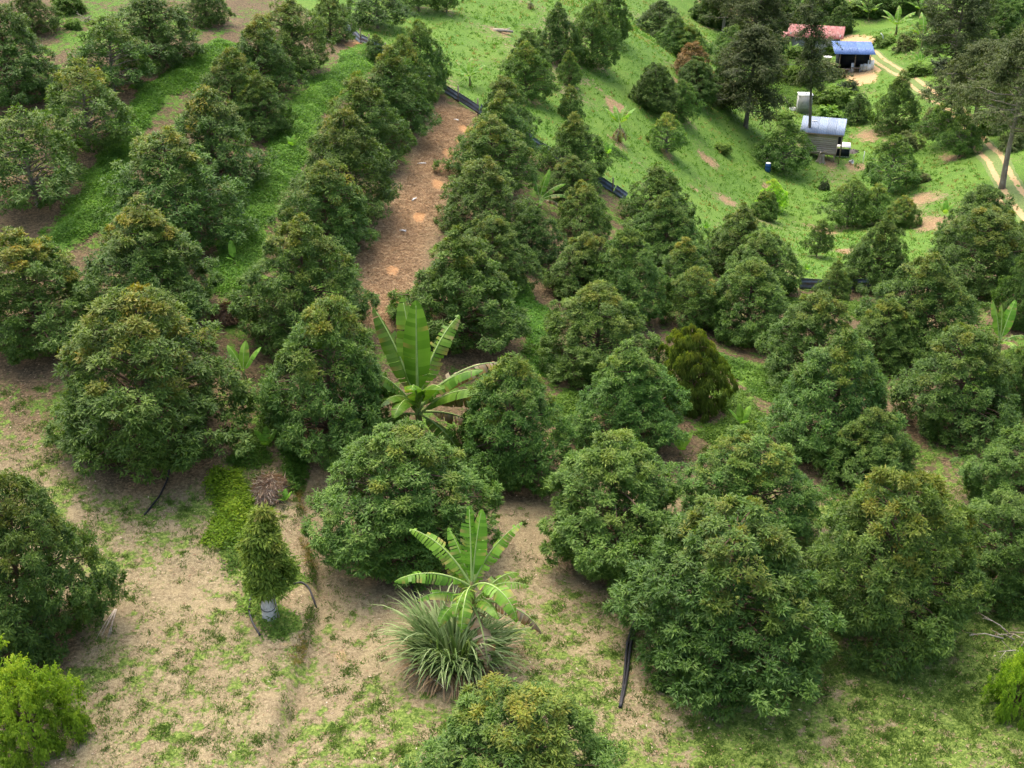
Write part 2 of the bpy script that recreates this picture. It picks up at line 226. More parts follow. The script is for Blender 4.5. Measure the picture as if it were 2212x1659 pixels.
STRIPS = [[[[-10.53, 90.63], [-11.52, 81.99], [-13.01, 73.13], [-13.2, 65.53], [-13.5, 59.19], [-13.38, 52.41]], 1.15], [[[-19.66, 82.76], [-20.69, 76.36], [-21.81, 72.64], [-21.88, 64.93], [-21.62, 61.17], [-21.59, 56.83], [-22.04, 55.63]], 1.0], [[[0.22, 58.19], [0.9, 54.36], [1.8, 49.58]], 0.7], [[[10.02, 49.38], [10.41, 46.71], [9.11, 45.02]], 0.9], [[[-11.07, 38.86], [-10.1, 37.36], [-10.26, 35.56]], 0.75], [[[-9.65, 43.16], [-10.09, 41.29], [-10.59, 40.03]], 0.5], [[[34.67, 147.25], [31.99, 139.57], [34.01, 133.89], [34.29, 126.4]], 2.2], [[[7.6, 85.8], [6.14, 84.56]], 0.8], [[[12.7, 49.71], [11.44, 52.41], [9.97, 53.26]], 1.2], [[[20.46, 58.51], [19.17, 61.98], [15.52, 63.17]], 1.0], [[[20.74, 46.28], [23.03, 50.94], [24.58, 52.21]], 0.9], [[[2.78, 47.32], [1.89, 45.55]], 0.6], [[[-10.0, 35.09], [-8.18, 34.01], [-8.53, 32.36], [-7.63, 31.6]], 0.6], [[[-9.29, 42.28], [-8.49, 40.35], [-8.41, 38.67]], 0.4]]
STRAW = [[-5.09, 81.51], [-2.67, 81.55], [-3.52, 73.7], [-4.03, 66.25], [-4.67, 59.42], [-4.92, 54.29], [-5.56, 51.12], [-7.13, 50.78], [-7.56, 57.07], [-6.77, 62.86], [-6.16, 68.34], [-5.6, 74.65]]
TRACK = [[[36.54, 79.27], [38.57, 88.6], [42.52, 105.15], [44.84, 115.99], [46.13, 127.46], [46.33, 141.4], [45.95, 150.78], [45.94, 160.21]], 1.05]
YARD = [[41.55, 148.82, 1.7], [42.44, 146.37, 1.7], [44.76, 164.22, 2.6], [46.65, 165.72, 2.4], [44.84, 150.78, 1.5], [41.18, 143.98, 0.6], [37.19, 87.63, 0.8]]
BARE = [[16.43, 98.48, 1.0], [16.91, 89.99, 0.8], [12.2, 92.31, 0.7], [13.92, 88.03, 0.5], [36.36, 121.16, 1.6], [33.09, 112.71, 1.2], [30.76, 113.32, 1.2], [15.53, 110.77, 1.0], [30.37, 179.17, 3.5], [32.63, 175.98, 2.5], [37.94, 116.83, 0.9], [31.93, 85.93, 1.8], [33.45, 94.5, 1.5], [-0.63, 105.11, 0.8], [8.18, 88.73, 1.0], [22.2, 100.06, 0.9], [40.13, 107.35, 1.4], [24.74, 88.61, 1.3], [23.52, 77.84, 1.2], [9.22, 81.08, 0.5], [8.43, 96.97, 1.2], [4.98, 81.86, 0.6]]
ORANGE = [[-3.25, 78.25, 0.42], [-3.32, 76.16, 0.4], [-4.0, 73.23, 0.5], [-4.39, 68.17, 0.5], [-3.78, 71.5, 0.3], [-5.16, 63.27, 0.45], [-6.04, 56.38, 0.4], [-5.55, 53.2, 0.35], [-11.64, 91.42, 1.1], [-11.05, 89.1, 0.8]]
PTS = {"HUT": [30.0, 114.0, -9.82], "SHED": [41.95, 148.83, -9.73], "HOUSE": [39.68, 160.76, -10.22], "ANNEX": [34.78, 160.92, -9.89], "TANK": [31.91, 129.9, -9.71], "COOP": [32.63, 115.95, -10.1], "STUMP": [29.9, 113.17, -9.79], "ASH": [34.17, 117.54, -10.03], "POLE": [34.08, 113.3, -9.93], "BARREL": [22.93, 104.32, -7.85], "BASIN": [39.65, 152.58, -9.99], "BUCKET": [32.83, 113.47, -10.03], "CLUMP": [-1.55, 29.23, -0.07], "STRAWHEAP": [-9.19, 38.41, 0.89], "DRYHEAP": [-12.91, 49.65, 2.92], "GUARD": [-8.08, 31.79, 0.25], "LOG": [-0.75, 105.01, 4.22], "DEADTOP": [-28.94, 84.63, 9.23], "R1": [-5.47, 70.67, 3.56], "R2": [-5.53, 65.08, 3.14], "R3": [-3.74, 79.22, 3.81], "R4": [-5.89, 61.16, 2.87], "DEADR": [16.43, 30.95, -0.12], "CRATE": [30.8, 130.81, -9.5], "STICK": [30.48, 131.75, -9.45], "POLE2": [47.74, 157.62, -8.44], "DRYSTEM": [-13.23, 31.2, 0.44]}
HOSES = [[[[4.41, 32.66, -0.11], [4.04, 31.87, -0.11], [3.78, 30.97, -0.14], [3.64, 29.85, -0.15], [3.48, 28.79, -0.15], [3.3, 27.92, -0.16]], 0.045, "black irrigation pipe on the grass left of the largest front tree"], [[[-13.23, 39.72, 1.42], [-13.11, 38.9, 1.31], [-13.19, 37.84, 1.16], [-13.48, 36.72, 1.04]], 0.035, "thin black hose on bare ground below the broad orange crowned tree"], [[[-3.73, 34.43, 0.18], [-3.49, 33.79, 0.13], [-3.23, 33.1, 0.1], [-3.2, 32.57, 0.08]], 0.035, "short black hose left of the front banana plant"], [[[-8.82, 33.32, 0.37], [-8.89, 32.77, 0.36], [-8.84, 32.09, 0.31], [-8.59, 31.45, 0.24], [-8.24, 30.9, 0.19]], 0.035, "curved black hose left of the grey trunk guard"], [[[-7.6, 33.6, 0.35], [-7.3, 33.72, 0.34], [-7.0, 33.37, 0.29], [-6.68, 32.68, 0.23]], 0.035, "curved black hose right of the slim young tree"]]
BANK = [[-8.8, 41.46], [-8.28, 38.95], [-7.75, 36.56], [-7.16, 34.55], [-6.87, 32.91], [-6.83, 30.87], [-6.91, 28.97], [-7.05, 27.22]]
ZONES = [[10.97, 26.73, 8, 0.72], [15.09, 28.64, 7, 0.85], [16.84, 31.87, 5, 0.95], [8.13, 26.33, 5, 0.58], [13.07, 29.09, 3, 0.85], [6.84, 26.86, 3, 0.8], [4.76, 26.84, 3, 0.5], [2.18, 30.69, 4, 0.48], [4.57, 31.91, 3, 0.42], [1.96, 26.24, 3, 0.4], [-5.56, 26.48, 5, 0.45], [-9.07, 30.34, 4, 0.35], [-13.44, 35.77, 3, 0.42], [-19.51, 42.21, 4, 0.3], [-17.88, 39.39, 3, 0.45], [-12.38, 38.44, 2.5, 0.5], [-12.56, 32.33, 3, 0.28], [-10.5, 33.59, 2.5, 0.3], [-6.56, 33.9, 3, 0.05], [-3.3, 33.35, 2.5, 0.05], [-5.69, 37.87, 3, 0.05], [-0.1, 37.54, 3, 0.1], [1.54, 34.31, 3, 0.3], [-0.42, 34.26, 2, 0.3], [-3.77, 29.48, 3, 0.3], [-7.84, 31.92, 2.2, 0.55], [-9.07, 35.39, 2, 0.55], [-4.19, 26.5, 4, 0.5], [-9.38, 26.45, 4, 0.4], [-12.47, 29.21, 3, 0.35], [-7.03, 28.79, 1.5, 0.6]]


# ------------------------------------------------------------------ helpers
rng = np.random.default_rng(7)
def vnoise(x, y, s, seed=0):
    """smooth value noise, cell size s"""
    x = np.asarray(x)/s+1000; y = np.asarray(y)/s+1000
    ix, iy = np.floor(x).astype(np.int64), np.floor(y).astype(np.int64)
    fx, fy = x-ix, y-iy; fx = fx*fx*(3-2*fx); fy = fy*fy*(3-2*fy)
    def h(a, b):
        n = (a*374761393+b*668265263+seed*982451653) & 0xffffffff
        n = ((n ^ (n >> 13))*1274126177) & 0xffffffff
        return ((n ^ (n >> 16)) & 0xffff)/65535.
    return (h(ix, iy)*(1-fx)+h(ix+1, iy)*fx)*(1-fy)+(h(ix, iy+1)*(1-fx)+h(ix+1, iy+1)*fx)*fy
def sstep(a, b, x):
    t = np.clip((x-a)/(b-a), 0, 1); return t*t*(3-2*t)
def unit(v): return v/np.maximum(np.linalg.norm(v, axis=-1, keepdims=True), 1e-9)
CPA = np.array(CONTROL)
def _fit(p):
    n = len(p); d = np.linalg.norm(p[:, None, :2]-p[None, :, :2], axis=2)
    K = np.where(d > 0, d*d*np.log(np.maximum(d, 1e-9)), 0)+60*np.eye(n)
    Q = np.c_[np.ones(n), p[:, :2]]
    return np.linalg.solve(np.block([[K, Q], [Q.T, np.zeros((3, 3))]]), np.r_[p[:, 2], 0, 0, 0])
TW = _fit(CPA)
def pl_dist(x, y, pts):
    best = np.full(np.shape(x), 1e9); 
    for (ax, ay), (bx, by) in zip(pts[:-1], pts[1:]):
        dx, dy = bx-ax, by-ay; t = np.clip(((x-ax)*dx+(y-ay)*dy)/(dx*dx+dy*dy+1e-9), 0, 1)
        best = np.minimum(best, np.hypot(x-ax-t*dx, y-ay-t*dy))
    return best
def in_poly(x, y, poly):
    r = np.zeros(np.shape(x), bool); n = len(poly)
    for i in range(n):
        (ax, ay), (bx, by) = poly[i], poly[(i+1) % n]
        if ay == by: continue
        r ^= ((ay > y) != (by > y)) & (x < (bx-ax)*(y-ay)/(by-ay)+ax)
    return r
def poly_soft(x, y, poly, w):
    d = pl_dist(x, y, poly+[poly[0]]); return np.clip(.5+np.where(in_poly(x, y, poly), d, -d)/w, 0, 1)
def hgt0(x, y):
    x = np.atleast_1d(np.asarray(x, float)); y = np.atleast_1d(np.asarray(y, float)); out = np.empty(len(x))
    for i in range(0, len(x), 20000):
        a, b = np.clip(x[i:i+20000], -130, 190), np.clip(y[i:i+20000], 2, 330)
        d2 = (a[:, None]-CPA[:, 0])**2+(b[:, None]-CPA[:, 1])**2
        out[i:i+20000] = (.5*d2*np.log(np.maximum(d2, 1e-18)))@TW[:-3]+TW[-3]+TW[-2]*a+TW[-1]*b
    return out
def bank_side(x, y):
    """low terrace step of the front ground"""
    bx = np.interp(y, [p[1] for p in BANK[::-1]], [p[0] for p in BANK[::-1]])
    fade = sstep(24, 27, y)*(1-sstep(38, 41, y))
    return -.42*sstep(-.10, .28, x-bx)*np.exp(-np.maximum(x-bx-.3, 0)/3.0)*fade
def hgt(x, y):
    x = np.atleast_1d(np.asarray(x, float)); y = np.atleast_1d(np.asarray(y, float))
    n = .22*(vnoise(x, y, 3.1, 1)-.5)+.10*(vnoise(x, y, 1.1, 2)-.5)+.05*(vnoise(x, y, .45, 3)-.5)
    for pts, w in STRIPS[:2]:                                    # terrace steps under the cover strips
        n = n+.25*np.exp(-(pl_dist(x, y, pts)/(w*1.2))**2)
    return hgt0(x, y)+n+bank_side(x, y)
def hz(x, y): return float(hgt(x, y)[0])

def new_mesh(name, V, Fc, mat=None, attrs=None, smooth=False):
    """V (n,3); Fc list of index arrays (k,m) with m corners"""
    me = bpy.data.meshes.new(name); V = np.asarray(V, np.float32)
    if isinstance(Fc, np.ndarray): Fc = [Fc]
    Fc = [f for f in Fc if len(f)]
    me.vertices.add(len(V)); me.vertices.foreach_set('co', V.ravel())
    nl = sum(f.size for f in Fc); nf = sum(len(f) for f in Fc)
    me.loops.add(nl); me.loops.foreach_set('vertex_index', np.concatenate([f.ravel() for f in Fc]).astype(np.int32))
    tot = np.concatenate([np.full(len(f), f.shape[1]) for f in Fc]); st = np.r_[0, np.cumsum(tot)[:-1]]
    me.polygons.add(nf); me.polygons.foreach_set('loop_start', st.astype(np.int32)); me.polygons.foreach_set('loop_total', tot.astype(np.int32))
    if smooth: me.polygons.foreach_set('use_smooth', np.ones(nf, bool))
    for k, a in (attrs or {}).items():
        at_ = me.attributes.new(k, 'FLOAT', 'POINT'); at_.data.foreach_set('value', np.asarray(a, np.float32))
    me.update(calc_edges=True)
    if mat: me.materials.append(mat)
    return me
def link(name, me, parent=None, loc=None, rot=None):
    o = bpy.data.objects.new(name, me); COL.objects.link(o)
    if parent: o.parent = parent
    if loc is not None: o.location = loc
    if rot is not None: o.rotation_euler = rot
    return o
def tag(o, label, cat, group=None, kind=None):
    o['label'] = label; o['category'] = cat
    if group: o['group'] = group
    if kind: o['kind'] = kind
    return o
def empty(name, loc, rz=0, tilt=None):
    o = bpy.data.objects.new(name, None); COL.objects.link(o); o.location = loc
    o.rotation_euler = (tilt[0], tilt[1], rz) if tilt else (0, 0, rz); o.empty_display_size = .3
    return o
class MB:
    def __init__(s): s.v = []; s.f3 = []; s.f4 = []; s.n = 0
    def add(s, V, f3=None, f4=None):
        V = np.asarray(V, float).reshape(-1, 3); s.v.append(V)
        if f3 is not None and len(f3): s.f3.append(np.asarray(f3)+s.n)
        if f4 is not None and len(f4): s.f4.append(np.asarray(f4)+s.n)
        s.n += len(V)
    def box(s, x0, x1, y0, y1, z0, z1, M=None, b=0):
        V = np.array([[x, y, z] for z in (z0, z1) for y in (y0, y1) for x in (x0, x1)], float)
        if M is not None: V = np.array([M @ Vector(v) for v in V])
        s.add(V, f4=[[0, 2, 3, 1], [4, 5, 7, 6], [0, 1, 5, 4], [2, 6, 7, 3], [0, 4, 6, 2], [1, 3, 7, 5]])
    def tube(s, path, rad, n=7, cap=True):
        P = np.asarray(path, float); R_ = np.broadcast_to(np.asarray(rad, float), (len(P),))
        T = np.gradient(P, axis=0); T = unit(T); ref = np.array([0, 0, 1.]) if abs(T[0][2]) < .9 else np.array([1., 0, 0])
        A = unit(np.cross(T, ref)); B = np.cross(T, A); th = np.linspace(0, 2*np.pi, n, endpoint=False)
        V = P[:, None]+R_[:, None, None]*(np.cos(th)[None, :, None]*A[:, None]+np.sin(th)[None, :, None]*B[:, None])
        f = [[i*n+j, i*n+(j+1) % n, (i+1)*n+(j+1) % n, (i+1)*n+j] for i in range(len(P)-1) for j in range(n)]
        V = V.reshape(-1, 3); f3 = []
        if cap:
            k = len(V); V = np.r_[V, [P[0]], [P[-1]]]; m = (len(P)-1)*n
            f3 = [[k, (j+1) % n, j] for j in range(n)]+[[k+1, m+j, m+(j+1) % n] for j in range(n)]
        s.add(V, f3, f)
    def mesh(s, name, mat, smooth=False):
        return new_mesh(name, np.concatenate(s.v), [np.concatenate(s.f3) if s.f3 else np.zeros((0, 3), int), np.concatenate(s.f4) if s.f4 else np.zeros((0, 4), int)], mat, None, smooth)
    def build(s, name, mat, parent=None, loc=None, rot=None, smooth=False): return link(name, s.mesh(name, mat, smooth), parent, loc, rot)

# ------------------------------------------------------------------ materials
def nodes(name):
    m = bpy.data.materials.new(name); m.use_nodes = True; t = m.node_tree; t.nodes.clear()
    out = t.nodes.new('ShaderNodeOutputMaterial'); return m, t, out
def N(t, typ, **kw):
    n = t.nodes.new(typ)
    for k, v in kw.items(): setattr(n, k, v)
    return n
def L(t, a, b): t.links.new(a, b)
def mixc(t, f, a, b, bt='MIX'):
    n = N(t, 'ShaderNodeMix', data_type='RGBA', blend_type=bt)
    for i, v in ((0, f), (6, a), (7, b)):
        if isinstance(v, (int, float)): n.inputs[i].default_value = v
        elif isinstance(v, tuple): n.inputs[i].default_value = (*v, 1)
        else: L(t, v, n.inputs[i])
    return n.outputs[2]
def math_(t, op, a, b=None, clamp=False):
    n = N(t, 'ShaderNodeMath', operation=op, use_clamp=clamp)
    for i, v in ((0, a), (1, b)):
        if v is None: continue
        if isinstance(v, (int, float)): n.inputs[i].default_value = v
        else: L(t, v, n.inputs[i])
    return n.outputs[0]
def noise(t, sc_, det=3, rough=.6, co=None):
    n = N(t, 'ShaderNodeTexNoise'); n.inputs['Scale'].default_value = sc_; n.inputs['Detail'].default_value = det; n.inputs['Roughness'].default_value = rough
    if co is not None: L(t, co, n.inputs['Vector'])
    return n.outputs['Fac']
def ramp(t, f, stops):
    n = N(t, 'ShaderNodeValToRGB'); e = n.color_ramp.elements
    while len(e) < len(stops): e.new(.5)
    for i, (p, c) in enumerate(stops): e[i].position = p; e[i].color = (*c, 1) if len(c) == 3 else c
    L(t, f, n.inputs[0]); return n.outputs[0]
def attr(t, name, typ='GEOMETRY'):
    n = N(t, 'ShaderNodeAttribute', attribute_type=typ, attribute_name=name); return n.outputs['Fac']
def leaf_mat(name, dark, mid, light, flush=(.25, .17, .03), flush2=(.24, .11, .03), trans=.22, rough=.55, spec=.18):
    m, t, out = nodes(name); ti = attr(t, 'tint'); fl = attr(t, 'flush')
    fo = attr(t, 'flush_amount', 'OBJECT'); sh = attr(t, 'shade', 'OBJECT')
    c = ramp(t, ti, [(0, dark), (.5, mid), (1, light)])
    fc = mixc(t, math_(t, 'FRACT', math_(t, 'MULTIPLY', ti, 7.3)), flush, flush2)
    c = mixc(t, math_(t, 'MULTIPLY', fl, fo, True), c, fc)
    hs = N(t, 'ShaderNodeHueSaturation'); L(t, c, hs.inputs['Color'])
    L(t, math_(t, 'ADD', sh, 1.0), hs.inputs['Value'])
    oi = N(t, 'ShaderNodeObjectInfo'); L(t, math_(t, 'MULTIPLY_ADD', oi.outputs['Random'], .019), hs.inputs['Hue'])
    hs.inputs['Hue'].links[0].from_node.inputs[2].default_value = .486
    c = hs.outputs[0]
    b = N(t, 'ShaderNodeBsdfPrincipled'); L(t, c, b.inputs['Base Color']); b.inputs['Roughness'].default_value = rough
    b.inputs['Specular IOR Level'].default_value = spec
    tr = N(t, 'ShaderNodeBsdfTranslucent'); L(t, mixc(t, 1.0, c, (1.5, 1.6, .7), 'MULTIPLY'), tr.inputs[0])
    mx = N(t, 'ShaderNodeMixShader'); mx.inputs[0].default_value = trans; L(t, b.outputs[0], mx.inputs[1]); L(t, tr.outputs[0], mx.inputs[2])
    L(t, mx.outputs[0], out.inputs[0]); return m
def plain(name, c, rough=.8, var=.25, scale=6., metal=0., c2=None, amt=.5, stretch=None, spec=.3):
    """base colour with blotchy variation, optional second (stain) colour, and per-object variation"""
    m, t, out = nodes(name); b = N(t, 'ShaderNodeBsdfPrincipled')
    tc = N(t, 'ShaderNodeTexCoord'); mp = N(t, 'ShaderNodeMapping'); L(t, tc.outputs['Object'], mp.inputs[0])
    if stretch: mp.inputs['Scale'].default_value = stretch
    f = noise(t, scale, 4, .65, mp.outputs[0])
    k0, k1 = 1-var, 1+var
    col = ramp(t, f, [(.25, tuple(v*k0 for v in c)), (.75, tuple(min(1, v*k1) for v in c))])
    if c2:
        g = ramp(t, noise(t, scale*.6, 5, .7, mp.outputs[0]), [(.62-.3*amt, (0, 0, 0)), (.78-.3*amt, (1, 1, 1))]); col = mixc(t, g, col, c2)
    oi = N(t, 'ShaderNodeObjectInfo'); hs = N(t, 'ShaderNodeHueSaturation'); L(t, col, hs.inputs['Color'])
    L(t, math_(t, 'MULTIPLY_ADD', oi.outputs['Random'], .3), hs.inputs['Value']); hs.inputs['Value'].links[0].from_node.inputs[2].default_value = .85
    L(t, hs.outputs[0], b.inputs['Base Color']); b.inputs['Roughness'].default_value = rough; b.inputs['Metallic'].default_value = metal
    b.inputs['Specular IOR Level'].default_value = spec
    bp = N(t, 'ShaderNodeBump'); bp.inputs['Strength'].default_value = .25; bp.inputs['Distance'].default_value = .02; L(t, f, bp.inputs['Height']); L(t, bp.outputs[0], b.inputs['Normal'])
    L(t, b.outputs[0], out.inputs[0]); return m

MAT = {}
MAT['durian'] = leaf_mat('durian_leaf', (.016, .050, .007), (.064, .140, .018), (.168, .272, .046), flush=(.32, .30, .02), flush2=(.40, .26, .025), rough=.5, spec=.25, trans=.28)  # leaf tones spread wide, so glossy highlights are partly painted in
MAT['airy'] = leaf_mat('airy_leaf', (.03, .052, .016), (.055, .085, .024), (.095, .13, .036), trans=.2)
MAT['pale'] = leaf_mat('pale_leaf', (.045, .075, .02), (.085, .125, .035), (.14, .18, .055))
MAT['yellow'] = leaf_mat('yellow_leaf', (.035, .08, .010), (.10, .165, .02), (.20, .28, .035), flush=(.36, .34, .02), flush2=(.38, .27, .02), trans=.32)
MAT['sapling'] = leaf_mat('sapling_leaf', (.04, .085, .012), (.10, .175, .022), (.20, .29, .04), trans=.32)
MAT['rust'] = leaf_mat('rust_leaf', (.06, .065, .02), (.16, .115, .035), (.30, .20, .06))
MAT['lime'] = leaf_mat('lime_leaf', (.07, .16, .01), (.17, .33, .018), (.34, .48, .03), trans=.38)
MAT['cover'] = leaf_mat('cover_leaf', (.05, .13, .018), (.11, .25, .03), (.19, .36, .055), trans=.35)
MAT['green'] = leaf_mat('bush_leaf', (.04, .095, .012), (.09, .19, .022), (.17, .29, .04), trans=.32)
MAT['darkbush'] = leaf_mat('dark_bush_leaf', (.018, .04, .018), (.035, .07, .03), (.06, .10, .045))
MAT['grass'] = leaf_mat('grass_blade', (.055, .105, .018), (.11, .185, .032), (.20, .265, .058), trans=.3, rough=.6)
MAT['bankgrass'] = leaf_mat('bank_grass_blade', (.04, .08, .014), (.07, .13, .02), (.12, .18, .035), flush=(.34, .22, .06), flush2=(.26, .19, .06), trans=.3, rough=.7)
MAT['bankgrass2'] = leaf_mat('meadow_blade', (.045, .12, .014), (.085, .20, .022), (.16, .285, .04), flush=(.33, .27, .10), flush2=(.24, .20, .07), trans=.3, rough=.7)
MAT['clump'] = leaf_mat('clump_blade', (.07, .13, .035), (.16, .25, .08), (.34, .43, .20), flush=(.36, .27, .14), flush2=(.26, .17, .09), trans=.25, rough=.45)
MAT['straw'] = leaf_mat('straw_blade', (.17, .10, .05), (.30, .20, .10), (.46, .35, .20), trans=.1, rough=.8, spec=.2)
MAT['litter'] = leaf_mat('fallen_leaf', (.22, .13, .07), (.42, .30, .19), (.70, .62, .50), trans=.1, rough=.7)
MAT['banana'] = leaf_mat('banana_leaf', (.07, .17, .018), (.13, .28, .03), (.22, .40, .06), flush=(.42, .34, .08), flush2=(.30, .22, .13), trans=.35, rough=.35)
MAT['banana_dry'] = leaf_mat('banana_dry_leaf', (.16, .11, .06), (.28, .21, .12), (.45, .38, .25), trans=.15, rough=.8)
MAT['bark'] = plain('bark', (.12, .075, .045), .9, .35, 9, c2=(.22, .17, .12), amt=.3, stretch=(1, 1, .3))
MAT['grey_bark'] = plain('grey_bark', (.17, .14, .105), .9, .35, 7, c2=(.30, .28, .22), amt=.4, stretch=(1, 1, .25))
MAT['stem'] = plain('banana_stem', (.16, .20, .06), .7, .35, 5, c2=(.22, .13, .06), amt=.6, stretch=(1, 1, .3))
MAT['midrib'] = plain('banana_midrib', (.30, .40, .12), .5, .2, 6)
MAT['zinc'] = plain('zinc_sheet', (.19, .24, .31), .5, .3, 2.5, .25, c2=(.13, .055, .04), amt=.45, stretch=(.5, 1, 2))
MAT['post'] = plain('weathered_post', (.20, .16, .12), .9, .3, 8)
MAT['blue_roof'] = plain('blue_roof', (.23, .29, .38), .6, .12, 2.5, .05, c2=(.30, .34, .40), amt=.5)
MAT['deep_blue_roof'] = plain('deep_blue_roof', (.07, .135, .30), .5, .15, 1.5, .1, c2=(.14, .22, .42), amt=.4)
MAT['red_roof'] = plain('red_roof', (.27, .09, .075), .65, .25, 1.2, .05, c2=(.34, .20, .17), amt=.5)
MAT['plank'] = plain('grey_plank', (.47, .38, .33), .85, .22, 5, c2=(.34, .26, .22), amt=.35, stretch=(.4, 1, 4))
MAT['timber'] = plain('timber', (.27, .2, .145), .85, .25, 6)
MAT['concrete'] = plain('concrete', (.36, .35, .32), .85, .18, 3, c2=(.22, .22, .19), amt=.35)
MAT['stone'] = plain('pale_sleeve', (.52, .50, .46), .9, .3, 7, c2=(.22, .19, .15), amt=.4)
MAT['white'] = plain('white_paint', (.78, .78, .75), .5, .06, 3, c2=(.6, .58, .52), amt=.2)
MAT['tarp'] = plain('black_tarp_and_shade', (.012, .016, .026), .6, .3, 3)  # black tarp; also the painted shade in the house doorway
MAT['black'] = plain('black_pipe', (.022, .022, .025), .4, .2, 10, c2=(.06, .055, .05), amt=.3)
MAT['blue'] = plain('blue_plastic', (.02, .07, .20), .4, .15, 5)
MAT['steel'] = plain('dull_steel', (.42, .43, .42), .5, .2, 4, .3, c2=(.25, .2, .16), amt=.3)
MAT['ash'] = plain('ash', (.10, .085, .075), .95, .4, 5, c2=(.05, .045, .04), amt=.5)
MAT['straw_core'] = plain('straw_core', (.36, .27, .15), .95, .35, 9)
MAT['deadwood'] = plain('dead_wood', (.42, .36, .28), .9, .3, 8, c2=(.2, .15, .11), amt=.4)

def ground_mat():
    m, t, out = nodes('ground'); b = N(t, 'ShaderNodeBsdfPrincipled')
    tc = N(t, 'ShaderNodeTexCoord'); co = tc.outputs['Object']
    cl = attr(t, 'clay'); g, st, so_, dt = attr(t, 'grass'), attr(t, 'straw'), attr(t, 'soil'), attr(t, 'dirt')
    fine, mid, big = noise(t, 9, 4, .7, co), noise(t, 1.7, 4, .6, co), noise(t, .35, 3, .5, co)
    vf = noise(t, 34, 2, .6, co)
    tan = ramp(t, fine, [(.36, (.10, .079, .038)), (.5, (.222, .18, .096)), (.64, (.365, .303, .172))])
    tan = mixc(t, ramp(t, mid, [(.42, (0, 0, 0)), (.72, (1, 1, 1))]), tan, (.34, .275, .145))
    tan = mixc(t, ramp(t, noise(t, .8, 5, .65, co), [(.44, (0, 0, 0)), (.62, (.8, .8, .8))]), tan, ramp(t, fine, [(.36, (.09, .063, .034)), (.5, (.185, .138, .076)), (.65, (.31, .24, .14))]))
    tan = mixc(t, .4, tan, ramp(t, vf, [(.38, (.075, .055, .03)), (.62, (.38, .31, .185))]))
    # under trees and on the terraces: brown leaf litter and soil
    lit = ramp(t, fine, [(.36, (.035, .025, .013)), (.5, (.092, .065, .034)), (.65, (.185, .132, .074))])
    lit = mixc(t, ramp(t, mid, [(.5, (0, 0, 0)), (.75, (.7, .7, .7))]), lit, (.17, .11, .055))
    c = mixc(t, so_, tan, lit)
    stc = ramp(t, fine, [(.36, (.12, .068, .033)), (.5, (.27, .165, .083)), (.64, (.45, .31, .165))])
    c = mixc(t, st, c, stc)
    grs = ramp(t, fine, [(.36, (.03, .078, .010)), (.5, (.072, .165, .018)), (.64, (.15, .26, .04))])
    grs = mixc(t, ramp(t, big, [(.4, (0, 0, 0)), (.68, (.55, .55, .55))]), grs, (.13, .215, .03))
    grs = mixc(t, ramp(t, mid, [(.5, (0, 0, 0)), (.75, (.4, .4, .4))]), grs, (.05, .12, .02))
    olive = ramp(t, fine, [(.36, (.05, .09, .014)), (.5, (.115, .18, .028)), (.64, (.215, .275, .062))])
    grs = mixc(t, attr(t, 'lush'), olive, grs)
    gp = noise(t, 2.8, 6, .74, co)
    gm = math_(t, 'ADD', g, math_(t, 'MULTIPLY', math_(t, 'SUBTRACT', math_(t, 'ADD', math_(t, 'MULTIPLY', gp, .8), math_(t, 'MULTIPLY', vf, .2)), .5), 2.6))
    gm = ramp(t, gm, [(.42, (0, 0, 0)), (.60, (.95, .95, .95))])
    c = mixc(t, gm, c, grs)
    dm = ramp(t, math_(t, 'ADD', dt, math_(t, 'MULTIPLY', math_(t, 'SUBTRACT', mid, .5), .9)), [(.38, (0, 0, 0)), (.6, (1, 1, 1))])
    c = mixc(t, dm, c, ramp(t, fine, [(.2, (.34, .21, .09)), (.55, (.46, .31, .155)), (.85, (.58, .44, .26))]))
    cm = ramp(t, math_(t, 'ADD', cl, math_(t, 'MULTIPLY', math_(t, 'SUBTRACT', mid, .5), .9)), [(.36, (0, 0, 0)), (.6, (1, 1, 1))])
    c = mixc(t, cm, c, ramp(t, fine, [(.36, (.32, .165, .07)), (.64, (.46, .27, .125))]))
    L(t, c, b.inputs['Base Color']); b.inputs['Roughness'].default_value = .95; b.inputs['Specular IOR Level'].default_value = .15
    bp = N(t, 'ShaderNodeBump'); bp.inputs['Strength'].default_value = .6; bp.inputs['Distance'].default_value = .06
    L(t, math_(t, 'ADD', fine, math_(t, 'MULTIPLY', gm, .4)), bp.inputs['Height']); L(t, bp.outputs[0], b.inputs['Normal'])
    L(t, b.outputs[0], out.inputs[0]); return m
MAT['ground'] = ground_mat()
def track_mat():
    m, t, out = nodes('dirt_track'); b = N(t, 'ShaderNodeBsdfPrincipled'); tc = N(t, 'ShaderNodeTexCoord'); co = tc.outputs['Object']
    w = attr(t, 'wear'); mid, fine = noise(t, 1.3, 4, .65, co), noise(t, 8, 3, .6, co)
    f = ramp(t, math_(t, 'ADD', w, math_(t, 'MULTIPLY', math_(t, 'SUBTRACT', mid, .5), 1.3)), [(.40, (0, 0, 0)), (.58, (1, 1, 1))])
    c = mixc(t, f, ramp(t, fine, [(.25, (.06, .11, .02)), (.75, (.19, .24, .06))]), ramp(t, fine, [(.2, (.32, .21, .085)), (.8, (.48, .335, .165))]))
    L(t, c, b.inputs['Base Color']); b.inputs['Roughness'].default_value = .95; L(t, b.outputs[0], out.inputs[0]); return m
MAT['track'] = track_mat()

